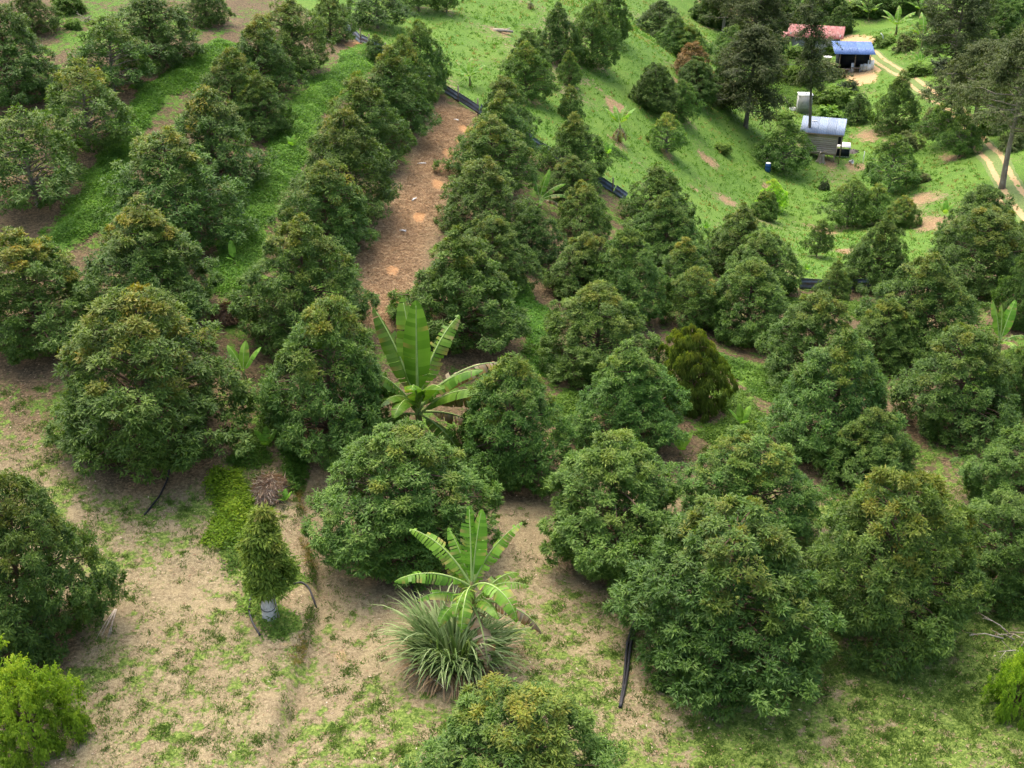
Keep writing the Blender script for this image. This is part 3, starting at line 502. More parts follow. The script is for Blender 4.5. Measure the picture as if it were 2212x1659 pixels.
# ------------------------------------------------------------------ ground
def axis(lo, hi, step, a, b, grow):
    v = [lo]
    while v[-1] < hi: v.append(v[-1]+step)
    s, u = step, v[-1]
    while u < b: s = s*grow; u += s; v.append(u)
    s, u, w = step, lo, []
    while u > a: s = s*grow; u -= s; w.append(u)
    return np.array(w[::-1]+v)
BOUND = [(-60, 140), (-20, 104)]+[tuple(p) for p in FENCE]+[(26, 66), (33, 75), (60, 86), (400, 300)]
def masks(x, y):
    bx = np.interp(x, [p[0] for p in BOUND], [p[1] for p in BOUND])
    valley = sstep(-.6, .9, y-bx)
    w = np.full(len(x), .02); g = w*.12
    for zx, zy, r, v in ZONES:
        k = np.exp(-((x-zx)**2+(y-zy)**2)/(2*(r*.55)**2)); w = w+k; g = g+k*v
    gf = g/w                                                    # front ground, by neighbouring zones
    mixf = sstep(38, 44, y)
    clump = .3*vnoise(x, y, 1.7, 10)+.4*vnoise(x, y, .62, 11)+.3*vnoise(x, y, .28, 12)
    gz = gf*(1-mixf)+(.34+.5*(vnoise(x, y, 4.2, 15)-.5))*mixf
    gg = np.clip(gz*.95+.06+(clump-.5)*1.05, 0, 1)
    gg = gg*(1-valley)+valley*(.86+.55*(vnoise(x, y, 5, 13)-.5)+.4*(vnoise(x, y, 1.6, 14)-.5))
    soil = sstep(37, 43, y)*(1-valley)*.9
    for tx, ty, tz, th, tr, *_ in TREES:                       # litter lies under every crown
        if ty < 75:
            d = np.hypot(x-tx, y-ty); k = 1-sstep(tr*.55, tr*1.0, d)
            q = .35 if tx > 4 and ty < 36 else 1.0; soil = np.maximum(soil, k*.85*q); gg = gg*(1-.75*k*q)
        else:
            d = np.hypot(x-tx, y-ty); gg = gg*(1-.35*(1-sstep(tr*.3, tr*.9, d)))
    for pts, ww in STRIPS:
        gg = np.maximum(gg, np.clip(1.2-(pl_dist(x, y, pts)/ww*(1.25-.8*vnoise(x, y, 1.3, 16)))**2*.9, 0, 1))
    stw = poly_soft(x, y, STRAW, 1.2); gg = gg*(1-.88*stw); soil = soil*(1-stw)
    dirt = np.zeros(len(x))
    clay = np.zeros(len(x))
    for ox, oy, r in ORANGE: clay = np.maximum(clay, 1-sstep(r*.3, r*1.15, np.hypot(x-ox, (y-oy)*.55)))
    for ox, oy, r in YARD: dirt = np.maximum(dirt, 1-sstep(r*.4, r*1.5, np.hypot(x-ox, (y-oy)*.45)))
    for ox, oy, r in BARE:
        k = (1-sstep(r*.3, r*1.3, np.hypot(x-ox, (y-oy)*.6)*(.5+vnoise(x, y, .9, 27)))); gg = gg*(1-(.7 if r > .75 else .5)*k); soil = np.maximum(soil, .2*k)
        stw = np.maximum(stw, .7*k)
    d = pl_dist(x, y, BANK); gg = np.maximum(gg, .5*np.exp(-(d/.2)**2)*(.4+.6*vnoise(x, y, 1.0, 22)))
    dirt = np.maximum(dirt, .34*sstep(.66, .85, .7*vnoise(x, y, 1.3, 21)+.3*vnoise(x, y, .5, 23))*(y < 38)*(gf < .55))
    return np.clip(gg, 0, 1), np.clip(stw, 0, 1), np.clip(soil, 0, 1), np.clip(dirt, 0, 1), clay, np.maximum(valley, sstep(38, 46, y))
ax_ = axis(-27, 28, .22, -1500, 1600, 1.035); ay_ = axis(18, 62, .22, -600, 2200, 1.028)
GX, GY = np.meshgrid(ax_, ay_); gx, gy = GX.ravel(), GY.ravel()
gz = hgt(gx, gy)
far = np.maximum(np.maximum(-130-gx, gx-190), np.maximum(gy-330, 2-gy)); gz = gz+np.maximum(far, 0)*.04   # hills far off
nx, ny = len(ax_), len(ay_)
ii = (np.arange(ny-1)[:, None]*nx+np.arange(nx-1)[None]).ravel()
m_g, m_s, m_o, m_d, m_c, m_l = masks(gx, gy)
gr = link('ground', new_mesh('ground', np.c_[gx, gy, gz], np.c_[ii, ii+1, ii+nx+1, ii+nx], MAT['ground'], dict(grass=m_g, straw=m_s, soil=m_o, dirt=m_d, clay=m_c, lush=m_l), True))
gr['kind'] = 'structure'

def ribbon(pts, width, nacross, step=.5):
    P = np.array(pts, float); d = np.r_[0, np.cumsum(np.linalg.norm(np.diff(P, axis=0), axis=1))]
    s = np.arange(0, d[-1], step); C = np.c_[np.interp(s, d, P[:, 0]), np.interp(s, d, P[:, 1])]
    for _ in range(12): C[1:-1] = .25*C[:-2]+.5*C[1:-1]+.25*C[2:]
    T = unit(np.gradient(C, axis=0)); Nn = np.c_[-T[:, 1], T[:, 0]]
    u = np.linspace(-1, 1, nacross)
    V = C[:, None]+Nn[:, None]*u[None, :, None]*width
    return V, u, s
V, u, s = ribbon(TRACK[0], TRACK[1], 15, .4)
xy = V.reshape(-1, 2); z = hgt(xy[:, 0], xy[:, 1]); 
uu = np.broadcast_to(u, V.shape[:2]).ravel()
wear = .12+.85*np.exp(-((np.abs(uu)-.52)/.2)**2)-.7*sstep(.75, 1, np.abs(uu))+.15*(vnoise(xy[:, 0], xy[:, 1], 2, 31)-.5)
z = z+.05-.05*np.exp(-((np.abs(uu)-.52)/.2)**2)-.10*sstep(.8, 1, np.abs(uu))
n1, n2 = V.shape[:2]; ii = (np.arange(n1-1)[:, None]*n2+np.arange(n2-1)[None]).ravel()
tr = link('dirt_track', new_mesh('dirt_track', np.c_[xy, z+.02], np.c_[ii, ii+1, ii+n2+1, ii+n2], MAT['track'], dict(wear=wear), True)); tr['kind'] = 'structure'

# ------------------------------------------------------------------ foliage building blocks
def leaves(P, D, Nn, Ln, Wd, fold=.18, bend=.0):
    """one folded four-point leaf per row"""
    D = unit(D); S = unit(np.cross(D, Nn)); Nn = np.cross(S, D); Ln = Ln[:, None]; Wd = Wd[:, None]
    mid = P+D*Ln*.45
    V = np.stack([P, mid+S*Wd*.5+Nn*Wd*fold, P+D*Ln-Nn*Ln*bend, mid-S*Wd*.5+Nn*Wd*fold], 1)
    n = len(P); k = np.arange(n)[:, None]*4
    return V.reshape(-1, 3), np.concatenate([k+[0, 1, 2], k+[0, 2, 3]])
def rand_unit(r, n):
    v = r.normal(size=(n, 3)); return unit(v)
def spray_leaves(r, C, O, rc, K, nl, ll, lw, droop=.45, spread=.75, lift=.35):
    """clumps C with outward O, radius rc -> leaves on K twigs of nl leaves"""
    m = len(C); Cc = np.repeat(C, K, 0); Oo = np.repeat(O, K, 0); R_ = np.repeat(rc, K)[:, None]
    d = unit(.8*Oo+spread*rand_unit(r, m*K)+np.array([0, 0, lift]))
    st = Cc+rand_unit(r, m*K)*R_*.35; l = R_*r.uniform(.55, 1.25, (m*K, 1)); dr = droop*r.uniform(.6, 1.5, (m*K, 1))
    s = np.linspace(.2, 1, nl)[None, :, None]
    pos = st[:, None]+d[:, None]*l[:, None]*s-np.array([0, 0, 1])*dr[:, None]*l[:, None]*s*s
    tan = unit(d[:, None]-np.array([0, 0, 1])*2*dr[:, None]*s)
    side = unit(np.cross(tan, np.array([0, 0, 1.]))+1e-4)*np.where(np.arange(nl) % 2, 1, -1)[None, :, None]
    tipw = (s > .95)*1.
    ld = unit(tan*(.55+tipw)+side*.75*(1-tipw)-np.array([0, 0, .45])+.25*r.normal(size=pos.shape))
    nn = unit(np.array([0, 0, 1.])+.45*np.repeat(Oo[:, None], nl, 1)+.35*r.normal(size=pos.shape))
    pos, ld, nn = pos.reshape(-1, 3), ld.reshape(-1, 3), nn.reshape(-1, 3); n = len(pos)
    V, Fc = leaves(pos, ld, nn, ll*r.uniform(.7, 1.25, n), lw*r.uniform(.8, 1.2, n), .2, .08)
    tw = np.repeat(r.uniform(0, 1, m), K*nl)*.45+np.repeat(r.uniform(0, 1, m*K), nl)*.3+r.uniform(0, 1, n)*.25
    ends = np.broadcast_to(s[..., 0], (m*K, nl)).ravel()
    return V, Fc, np.repeat(tw, 4), pos, np.repeat(ends, 4)
def tuft_leaves(r, C, A, n, ll, lw, droop, tt, ft):
    """whorls of n leaves at C round axis A, tips hanging; tt tint and ft flush per tuft"""
    m = len(C); A_ = np.repeat(A, n, 0); rad = rand_unit(r, m*n); rad = unit(rad-A_*np.sum(rad*A_, 1, keepdims=True))
    ph = r.uniform(.35, 1.45, (m*n, 1)); d = unit(A_*np.cos(ph)+rad*np.sin(ph)-np.array([0, 0, 1])*droop*r.uniform(.4, 1.3, (m*n, 1)))
    L_ = ll*r.uniform(.65, 1.25, m*n); P = np.repeat(C, n, 0)+d*(L_*.25)[:, None]+r.normal(0, ll*.22, (m*n, 3))
    nn = unit(A_+np.array([0, 0, .5])+.3*r.normal(size=(m*n, 3)))
    V, Fc = leaves(P, d, nn, L_, lw*r.uniform(.8, 1.2, m*n), .2, .10)
    tint = np.repeat(tt, n)*.62+r.uniform(0, .42, m*n)**1.0
    return V, Fc, np.repeat(tint, 4), np.repeat(np.repeat(ft, n)*r.uniform(.55, 1, m*n), 4)
HC, RC = 6.0, 2.7        # canonical tree, scaled per tree
def durian_parts(seed, p, bottom, widest, ncl, ntu, nl, ll, lw, rc, mat, droop=.45, weep=0, bark='bark', fill=.2, nbr=60, low=.62, RC=2.7):
    r = np.random.default_rng(seed)
    def prof(t):                                                 # crown radius over height fraction t
        up = np.clip((1-t)/(1-widest), 0, 1)**p; dn = low+(1-low)*sstep(bottom-.05, widest, t); return np.where(t > widest, up, dn)
    tt = np.linspace(bottom, .985, 400); w = prof(tt)+.10; cdf = np.cumsum(w)/w.sum()
    lean = np.array([r.uniform(-.2, .2), r.uniform(-.2, .2), 0]); p1, p2, p3 = r.uniform(0, 6.28, 3)
    def lobe(az, t): return 1+.13*np.sin(2*az+p1+3*t)+.11*np.sin(3*az+p2-8*t)+.09*np.sin(5*az+p3+15*t)
    tc = np.interp((np.arange(ncl)+r.uniform(0, 1, ncl))/ncl, cdf, tt); az = np.arange(ncl)*2.39996+r.uniform(-.5, .5, ncl)
    out = np.c_[np.cos(az), np.sin(az), np.zeros(ncl)]; rcl = rc*(.55+.9*r.uniform(0, 1, ncl)**1.5)*(1-.45*tc**2)
    R_ = np.maximum(prof(tc)*RC*lobe(az, tc)*np.where(r.uniform(0, 1, ncl) < .12, r.uniform(1.0, 1.09, ncl), r.uniform(.80, 1.0, ncl))-rcl*.7, .02)
    C = lean*tc[:, None]+out*R_[:, None]; C[:, 2] = np.maximum(tc*HC-rcl*.2+r.normal(0, .16, ncl), rcl*.55+r.uniform(.05, .45, ncl))
    nrm = unit(out+np.c_[np.zeros((ncl, 2)), np.interp(tc, [0, .15, .5, 1], [-.25, .1, .45, 1.6])])
    keep = np.ones(ncl, bool)
    for q in r.integers(0, ncl, 4 if low > .5 else 2): keep &= ~((np.linalg.norm(C-C[q], axis=1) < rc*r.uniform(1.0, 1.7)) & (tc < .85))
    C, nrm, rcl, tc, R_, out = C[keep], nrm[keep], rcl[keep], tc[keep], R_[keep], out[keep]; ncl = len(C)
    K = ntu; Cn = np.repeat(nrm, K, 0); dr = unit(Cn*.7+.95*rand_unit(r, ncl*K)); Tc = np.repeat(C, K, 0)+dr*np.repeat(rcl, K)[:, None]*r.uniform(.7, 1.1, (ncl*K, 1))*[1, 1, .9]
    ax = unit(dr*.55+Cn*.5+[0, 0, .35]); tcl = np.repeat(r.uniform(0, 1, ncl), K)
    tint = np.clip(.35*tcl+.45*r.uniform(0, 1, ncl*K)+.22*(np.sum(dr*Cn, 1)), 0, 1)  # outward tufts tinted lighter, painting in the highlights of outer leaves
    pat = np.repeat(r.uniform(0, 1, ncl), K)
    fl = sstep(.60, 1.02, np.repeat(tc, K)+.24*(pat-.5))*(.2+.7*pat)+.30*(pat > .9)*sstep(.3, .6, np.repeat(tc, K)); fl = np.clip(fl*r.uniform(.3, 1.25, ncl*K), 0, 1)
    nf = int(ncl*K*fill); tf = np.interp(r.uniform(0, 1, nf), cdf, tt); af = r.uniform(0, 6.283, nf); rf = prof(tf)*RC*r.uniform(.25, .8, nf)
    Cf = np.c_[rf*np.cos(af), rf*np.sin(af), np.maximum(tf*HC-.2, .2)]; Af = unit(np.c_[np.cos(af), np.sin(af), np.full(nf, .5)])
    V, Fc, ti, fv = tuft_leaves(r, np.r_[Tc, Cf], np.r_[ax, Af], nl, ll, lw, droop, np.r_[tint, r.uniform(0, .5, nf)], np.r_[fl, np.zeros(nf)])
    V[:, 2] = np.maximum(V[:, 2], .03)
    if weep: V[:, 2] = np.maximum(V[:, 2]-weep*np.tile([0, .25, 1, .25], len(V)//4)*r.uniform(.5, 1), .05)
    crown = new_mesh('crown', V, Fc, mat, dict(tint=np.clip(ti, 0, 1), flush=fv))
    br = MB(); k = np.linspace(0, ncl-1, nbr).astype(int)
    for i in k:
        if R_[i] < .4: continue
        s = np.linspace(0, 1, 5)[:, None]; P0 = lean*tc[i]; P0[2] = max(C[i, 2]-R_[i]*.30, .45)
        P = P0+(C[i]-P0)*s; P[:, 2] += .10*R_[i]*np.sin(s[:, 0]*3.1)
        br.tube(P, np.linspace(.042, .012, 5)*min(1.2, R_[i]/1.6+.3), 5, False)
    tk = MB(); zz = np.linspace(-.25, .90, 9)*HC
    path = np.c_[lean[0]*zz/HC+.05*np.sin(zz*1.3+seed), lean[1]*zz/HC+.05*np.cos(zz*1.1+seed), zz]
    tk.tube(path, np.interp(zz/HC, [-.05, .02, .5, 1], [.17, .125, .075, .015]), 9)
    return tk.mesh('trunk', MAT[bark], True), br.mesh('branches', MAT[bark], True), crown
VAR = {
 'd': [durian_parts(10+i, .48+.03*i, .04, .36+.04*(i % 2), 265, 15, 15, .15, .044, .40, MAT['durian'], .55, low=.70) for i in range(6)],
 'm': [durian_parts(30+i, .54+.04*i, .04, .26, 235, 14, 15, .152, .045, .40, MAT['durian'], .5) for i in range(6)],
 'c': [durian_parts(50+i, .58+.045*i, .04, .22, 175, 12, 13, .175, .054, .46, MAT['durian'], .45) for i in range(5)],
 'o': [durian_parts(70+i, .56+.07*i, .17, .36, 120, 10, 11, .23, .068, .50, MAT['durian'], .45, bark='grey_bark', fill=.08, low=.45) for i in range(4)],
 's': [durian_parts(80, .42, .30, .52, 62, 11, 11, .32, .085, .46, MAT['sapling'], .75, low=.55, RC=1.2)],
 'y': [durian_parts(84, .45, .04, .42, 150, 11, 12, .22, .06, .46, MAT['yellow'], .9, weep=.35, low=.8)],
 'y2': [durian_parts(85, .6, .06, .3, 100, 9, 10, .28, .085, .5, MAT['lime'], .5)],
 'r': [durian_parts(86, .6, .1, .3, 100, 9, 10, .28, .085, .5, MAT['rust'], .5)],
}
ROWG = 'durian trees of the orchard'
cnt = {}
for i, (x, y, z, h, rad, kind, fl, sh, lab) in enumerate(TREES):
    vv = VAR[kind]; k = cnt.get(kind, 0); cnt[kind] = k+1; tk, br, cr = vv[k % len(vv)]
    nm = 'durian_tree' if 'durian' in lab else ('young_tree' if kind == 's' else 'broadleaf_tree')
    r = random.Random(i*17+3)
    t_ = empty(nm, (x, y, hz(x, y)-.04), r.uniform(0, 6.28), (r.uniform(-.06, .06), r.uniform(-.06, .06)))
    a = rad/(1.2 if kind == 's' else RC); sz = h/HC*.96
    t_.scale = (a*r.uniform(.94, 1.06), a*r.uniform(.88, 1.12), sz)
    tag(t_, lab, 'tree', ROWG if nm == 'durian_tree' else ('broadleaf trees around the valley' if nm == 'broadleaf_tree' else None))
    link('trunk', tk, t_); link('branches', br, t_)['kind'] = 'stuff'; c = link('crown', cr, t_)
    c['flush_amount'] = float(fl); c['shade'] = float(sh+r.uniform(-.10, .10))

# ------------------------------------------------------------------ tall airy trees
def airy(seed, h, rad, start, kind):
    r = np.random.default_rng(seed); tk = MB(); br = MB()
    zz = np.linspace(-.3, h*.97, 14); wob = .012*h
    px = wob*np.sin(zz/h*4+seed)+.0*zz; py = wob*np.cos(zz/h*3+seed)
    r0 = .16 if kind == 'thin' else .22
    tk.tube(np.c_[px, py, zz], np.interp(zz/h, [-.05, 0, .1, 1], [r0*1.5, r0*1.25, r0, r0*.18]), 9)
    nb = {'thin': 30, 'a': 66, 'a2': 50}[kind]
    C, O, Rr = [], [], []
    for i in range(nb):
        t = start+(1-start)*(i+r.uniform(0, 1))/nb; a = i*2.4+r.uniform(-.5, .5)
        if kind == 'thin': ln = rad*r.uniform(.35, 1.0)*(.35+.65*(math.sin((t-start)/(1-start)*9.5)**2))
        elif kind == 'a': ln = rad*r.uniform(.55, 1.08)*min(1, (1.08-t)*2.2)*(.65+.35*math.sin((t-start)*11)**2)
        else: ln = rad*r.uniform(.45, 1.15)*min(1, (1.1-t)*2.4)
        z0 = t*h; x0, y0 = np.interp(z0, zz, px), np.interp(z0, zz, py)
        s = np.linspace(0, 1, 6)[:, None]; d = np.array([math.cos(a), math.sin(a), 0])
        P = np.array([x0, y0, z0])+d*ln*s; P[:, 2] += ln*(.25*s[:, 0]-.12*s[:, 0]**2)*r.uniform(.2, 1.3)
        P[1:-1, :2] += r.normal(0, .06*ln, (4, 2))
        br.tube(P, np.linspace(.055, .012, 6)*(.6+.15*ln), 5, False)
        for f in np.linspace(1, .45 if kind != 'a2' else .6, 4 if kind == 'a' else 3):
            for _ in range(2):
                q = np.array([np.interp(f, s[:, 0], P[:, k]) for k in range(3)])+r.normal(0, .2, 3)*[1.4, 1.4, .7]
                C.append(q); O.append(d*.6+[0, 0, .5]); Rr.append(r.uniform(.42, .85))
    V, Fc, tint, pos, ends = spray_leaves(r, np.array(C), unit(np.array(O)), np.array(Rr), 9, 7, .25, .09, .35, 1.1, .1)
    mt = MAT['airy'] if kind in ('a', 'thin') else MAT['pale']
    return tk.mesh('trunk', MAT['grey_bark'], True), br.mesh('branches', MAT['grey_bark'], True), new_mesh('crown', V, Fc, mt, dict(tint=tint, flush=ends*.4))
for i, (x, y, z, h, rad, st, kind, lab) in enumerate(TALL):
    tk, br, cr = airy(200+i, h, rad, st, kind)
    t_ = empty('airy_tree', (x, y, hz(x, y)-.05), 0, (-.02, -.06, 0)[:2] if kind == 'thin' else None)
    tag(t_, lab, 'tree', 'tall airy trees in the valley')
    link('trunk', tk, t_); link('branches', br, t_)['kind'] = 'stuff'; c = link('crown', cr, t_); c['flush_amount'] = .15; c['shade'] = {'a': -.05, 'thin': .1, 'a2': -.18}[kind]

# ------------------------------------------------------------------ bushes
def bush_mesh(seed, mat, n, K, nl, ll, lw, rc):
    r = np.random.default_rng(seed); d = rand_unit(r, n); d[:, 2] = np.abs(d[:, 2])
    lump = 1+.38*np.sin(d[:, 0]*5+seed)*np.cos(d[:, 1]*4+seed*2)
    C = d*(lump*r.uniform(.62, .95, n))[:, None]
    V, Fc, tint, pos, ends = spray_leaves(r, C, unit(d+[0, 0, .3]), np.full(n, rc), K, nl, ll, lw, .4, .8, .3)
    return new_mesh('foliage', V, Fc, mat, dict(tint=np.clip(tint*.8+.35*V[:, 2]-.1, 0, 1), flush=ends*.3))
BM = {'lime': bush_mesh(1, MAT['lime'], 240, 11, 8, .055, .032, .17), 'green': bush_mesh(2, MAT['green'], 80, 8, 7, .15, .07, .26),
      'pale': bush_mesh(3, MAT['cover'], 34, 6, 5, .32, .20, .3), 'olive': bush_mesh(4, MAT['pale'], 80, 8, 7, .14, .06, .28), 'dark': bush_mesh(5, MAT['darkbush'], 70, 8, 7, .15, .06, .28)}
smb = MB()
for k in range(5):
    a = k*1.26; smb.tube([(0, 0, -.1), (.12*math.cos(a), .12*math.sin(a), .3), (.4*math.cos(a), .4*math.sin(a), .7)], [.04, .03, .012], 5)
bstem = smb.mesh('stems', MAT['bark'], True)
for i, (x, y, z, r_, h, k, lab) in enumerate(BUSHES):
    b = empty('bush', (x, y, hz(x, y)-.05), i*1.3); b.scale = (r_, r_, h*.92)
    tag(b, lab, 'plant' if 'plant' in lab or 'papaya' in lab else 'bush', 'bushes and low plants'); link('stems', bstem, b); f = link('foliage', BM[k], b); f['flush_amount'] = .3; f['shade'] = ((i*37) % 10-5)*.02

# ------------------------------------------------------------------ banana plants
def banana_leaf(seed, Ln, Wd, elev, droop, torn, nseg=22):
    """leaf along +x from the origin, midrib arching down; blade in strips so that it can tear"""
    r = np.random.default_rng(seed); s = np.linspace(0, 1, 40); ang = math.radians(elev)-droop*s**1.5
    dx, dz = np.cos(ang), np.sin(ang); X = np.r_[0, np.cumsum(dx[:-1])]*Ln/39; Z = np.r_[0, np.cumsum(dz[:-1])]*Ln/39
    P = np.c_[X, np.zeros(40), Z]; T = np.c_[dx, np.zeros(40), dz]; Nn = np.c_[-dz, np.zeros(40), dx]
    ev = lambda A, q: np.array([np.interp(q, s, A[:, k]) for k in range(3)])
    wprof = lambda q: Wd*np.clip(np.sin(np.clip((q-.16)/.84, 0, 1)**.75*np.pi)**.55, 0, 1)
    V, Fq, ti, fl = [], [], [], []; q = np.linspace(.17, .995, nseg+1)
    for sd in (-1, 1):
        drop = .25
        for i in range(nseg):
            if r.uniform() < torn or i == 0: drop = r.uniform(.12, .35+1.6*torn)
            gap = r.uniform(0, .35)*(r.uniform() < torn*1.4)
            a, b = q[i], q[i+1]-(q[i+1]-q[i])*gap
            for j, qq in enumerate((a, b)):
                w = wprof(qq); p0 = ev(P, qq); n_ = ev(Nn, qq); t_ = ev(T, qq); sv = np.array([0, sd, 0])
                p1 = p0+(sv*math.cos(drop*.6)-n_*math.sin(drop*.6)+t_*.12)*w*.5
                p2 = p1+(sv*math.cos(drop*1.3)-n_*math.sin(drop*1.3)+t_*.22)*w*.5*(1-gap*.5*j)
                V += [p0, p1, p2]
            k = len(V)-6; Fq += [[k, k+1, k+4, k+3], [k+1, k+2, k+5, k+4]] if sd > 0 else [[k, k+3, k+4, k+1], [k+1, k+4, k+5, k+2]]
            t0 = r.uniform(.2, .8); ti += [t0+.2, t0, t0, t0+.2, t0, t0]; e = .9*(r.uniform() < torn*.7); fl += [0, e*.3, e, 0, e*.3, e]
    V = np.array(V); Fq = np.array(Fq); mb = MB(); mb.tube(P[:38], np.linspace(.035, .006, 38)*max(Ln/2.2, .35), 6)
    return V, Fq, np.clip(ti, 0, 1), fl, mb
BK = {  # stem fraction, leaves: azimuth, elevation, droop, length share, torn, dry/flush
 'big': (.48, [(95, 84, .5, .95, .45, 0), (62, 80, .25, .92, .15, 0), (25, 66, .8, .95, .55, 0), (155, 60, 1.1, 1.0, .5, .05), (195, 42, 1.2, .95, .4, 0), (262, 40, 2.3, .85, .5, .05), (312, 46, 2.3, .95, .4, .0), (285, 15, 2.0, .95, .7, .9), (342, 15, 1.5, .95, .8, 1.0), (128, 76, .8, .85, .5, .1), (40, 50, 1.6, .8, .5, 0), (230, 55, 2.3, .7, .5, 0), (146, 70, 1.0, .75, .8, .3), (75, 70, 1.2, .8, .6, 0), (255, 62, 2.0, .8, .5, 0), (300, 66, 1.8, .8, .4, 0), (205, 60, 1.6, .8, .5, 0), (350, 60, 1.5, .8, .5, 0)]),
 'torn': (.24, [(112, 78, .35, 1.0, .25, 0), (145, 70, .4, .98, .3, 0), (85, 86, .15, 1.0, .05, 0), (50, 70, .9, .95, .7, .05), (25, 40, 1.1, .95, .6, 1.0), (2, 22, 1.3, 1.0, .6, 1.0), (350, 28, 1.2, 1.0, .5, .7), (255, 60, 1.6, .75, .1, 0), (200, 62, .8, .85, .2, 0), (295, 62, 1.0, .85, .05, 0), (330, 50, .9, .95, .1, 0), (225, 30, 1.9, .7, .3, .1), (315, 0, 1.2, .75, .2, 0), (12, -5, 1.2, .8, .8, 1.0), (270, 70, 1.2, .75, .2, 0), (240, 66, 1.5, .75, .3, 0), (180, 58, 1.2, .8, .3, 0), (345, 62, 1.0, .85, .3, 0)]),
 'up': (.35, [(135, 76, .3, 1, .2, 0), (45, 74, .3, 1, .15, 0), (90, 80, .4, .85, .4, .1), (10, 35, 1.5, .8, .6, .5), (190, 40, 1.2, .7, .3, 0), (280, 40, 1.2, .7, .2, 0)]),
 'up2': (.25, [(150, 80, .3, .95, .2, 0), (50, 72, .5, 1.1, .15, 0), (25, 45, .9, 1.1, .3, 0), (5, 30, 1.2, 1.1, .4, .2), (350, 15, 1.6, .9, .8, 1), (270, 30, 1.4, .6, .2, 0)]),
 'dry': (.45, [(a, 60, .7, .85, .3, .1) for a in (20, 65, 110, 160, 215, 300)]+[(a, -35, 1.2, .62, .9, 1) for a in (10, 55, 100, 150, 195, 240, 280, 325)]),
 'small': (.38, [(a, e, .9, .95, .3, 0) for a, e in ((15, 50), (75, 74), (135, 58), (190, 48), (245, 40), (300, 46), (340, 62))]),
 'young': (.2, [(a, e, .7, 1, .05, 0) for a, e in ((30, 68), (150, 66), (265, 58), (90, 80))]),
 'pale': (.2, [(100, 82, .3, 1, .0, .0), (200, 55, 1, .5, .1, 0)]),
}
for i, (x, y, z, h, sp, kind, lab) in enumerate(BANANAS):
    sf, lv = BK[kind]; canna = 'canna' in lab
    b = empty('canna_plant' if canna else 'banana_plant', (x, y, hz(x, y)-.05)); tag(b, lab, 'plant' if canna else 'banana plant', None if canna else 'banana plants')
    hs = h*sf; r0 = min(.14, .035*h+.02); mb = MB()
    mb.tube([(0, 0, -.05), (.02, .01, hs*.4), (.0, .02, hs*.8), (0, 0, hs*1.06)], [r0*1.35, r0*1.1, r0*.85, r0*.35], 10); mb.build('pseudostem', MAT['stem'], b, smooth=True)
    Lf = (h-hs)*1.06 if kind in ('up', 'young', 'pale', 'torn', 'up2', 'small') else max((h-hs)*1.0, sp*1.05)*(1.25 if kind == 'dry' else 1)
    if kind == 'small': Lf *= 1.45
    for j, (az, el, dr, ls, torn, dry) in enumerate(lv):
        Ln = Lf*ls; V, Fq, ti, fl, mr = banana_leaf(i*31+j, Ln, Ln*(.115 if kind in ('up', 'torn', 'up2', 'big') else .135)+.05, el, dr, torn, 20 if h > 2.5 else 9)
        lf = link('leaf', new_mesh('leaf', V, Fq, MAT['banana_dry'] if dry >= .7 and j % 3 != 0 else MAT['banana'], dict(tint=ti, flush=fl), False), b, (0, 0, hs*((.98 if el > 0 else .9) if j < 7 or kind not in ('torn', 'big') else .62+.05*(j % 5))), (0, 0, math.radians(az+((i*53) % 40-20 if i > 4 else 0))))
        lf['flush_amount'] = 1.0; lf['shade'] = {'pale': .4, 'young': .05, 'torn': -.3, 'up': -.1, 'up2': -.1}.get(kind, 0)+((i*7+j*13) % 10-5)*.03
        if dry >= .7 and j % 3 == 0 or dry == .7:
            lf['label'] = 'half dry yellow banana leaf'; 
            at_ = lf.data.attributes['flush']; v = np.zeros(len(lf.data.vertices), np.float32); at_.data.foreach_set('value', np.clip(vnoise(V[:, 0]*4, V[:, 1]*4+i, .8, j)*1.6-.1, 0, 1).astype(np.float32))
        if h > 1.5: mr.build('midrib', MAT['midrib'], lf, smooth=True)

# ------------------------------------------------------------------ tall grass clump in front
x, y, z = PTS['CLUMP']; x -= .3; y += .7
r = np.random.default_rng(77); n = 1300
V, Fq, ti, fl = [], [], [], []
for i in range(n):
    a = r.uniform(0, 6.283); rr = 1.0*math.sqrt(r.uniform()); bx, by = rr*math.cos(a)*.95, rr*math.sin(a)*.7; q_ = .5+.5*math.sin(a*3+1)*math.sin(a*5+2)
    Ln = r.uniform(.9, 2.6)*(.72+.5*q_); el = math.radians(r.uniform(52, 86)); a2 = a+r.normal(0, .7); dr = r.uniform(1.1, 2.3)
    dead = (r.uniform() < .16) or (by < -.3 and r.uniform() < .3)
    if dead: el = math.radians(r.uniform(10, 50)); Ln *= .7
    s = np.linspace(0, 1, 7); ang = el-dr*s**1.6; X = np.r_[0, np.cumsum(np.cos(ang[:-1]))]*Ln/6; Z = np.r_[0, np.cumsum(np.sin(ang[:-1]))]*Ln/6
    Z = np.maximum(Z, -.02+.05*s); d = np.array([math.cos(a2), math.sin(a2)]); w = r.uniform(.020, .042)*np.array([.7, 1, 1, .9, .75, .5, .06])
    Pm = np.c_[bx+d[0]*X, by+d[1]*X, Z+.0]; sd = np.array([-d[1], d[0], .15]); k = len(V)*1
    base = sum(len(v) for v in V) if False else i*14
    V.append(np.stack([Pm-sd*w[:, None], Pm+sd*w[:, None]], 1).reshape(-1, 3))
    Fq += [[base+2*j, base+2*j+1, base+2*j+3, base+2*j+2] for j in range(6)]
    t0 = r.uniform(0, 1); ti += [t0]*14; fl += [(1 if dead else 0)]*14
gc = empty('grass_clump', (x, y, hz(x, y)-.03)); tag(gc, 'big clump of long arching grass blades under the front banana plant', 'grass clump')
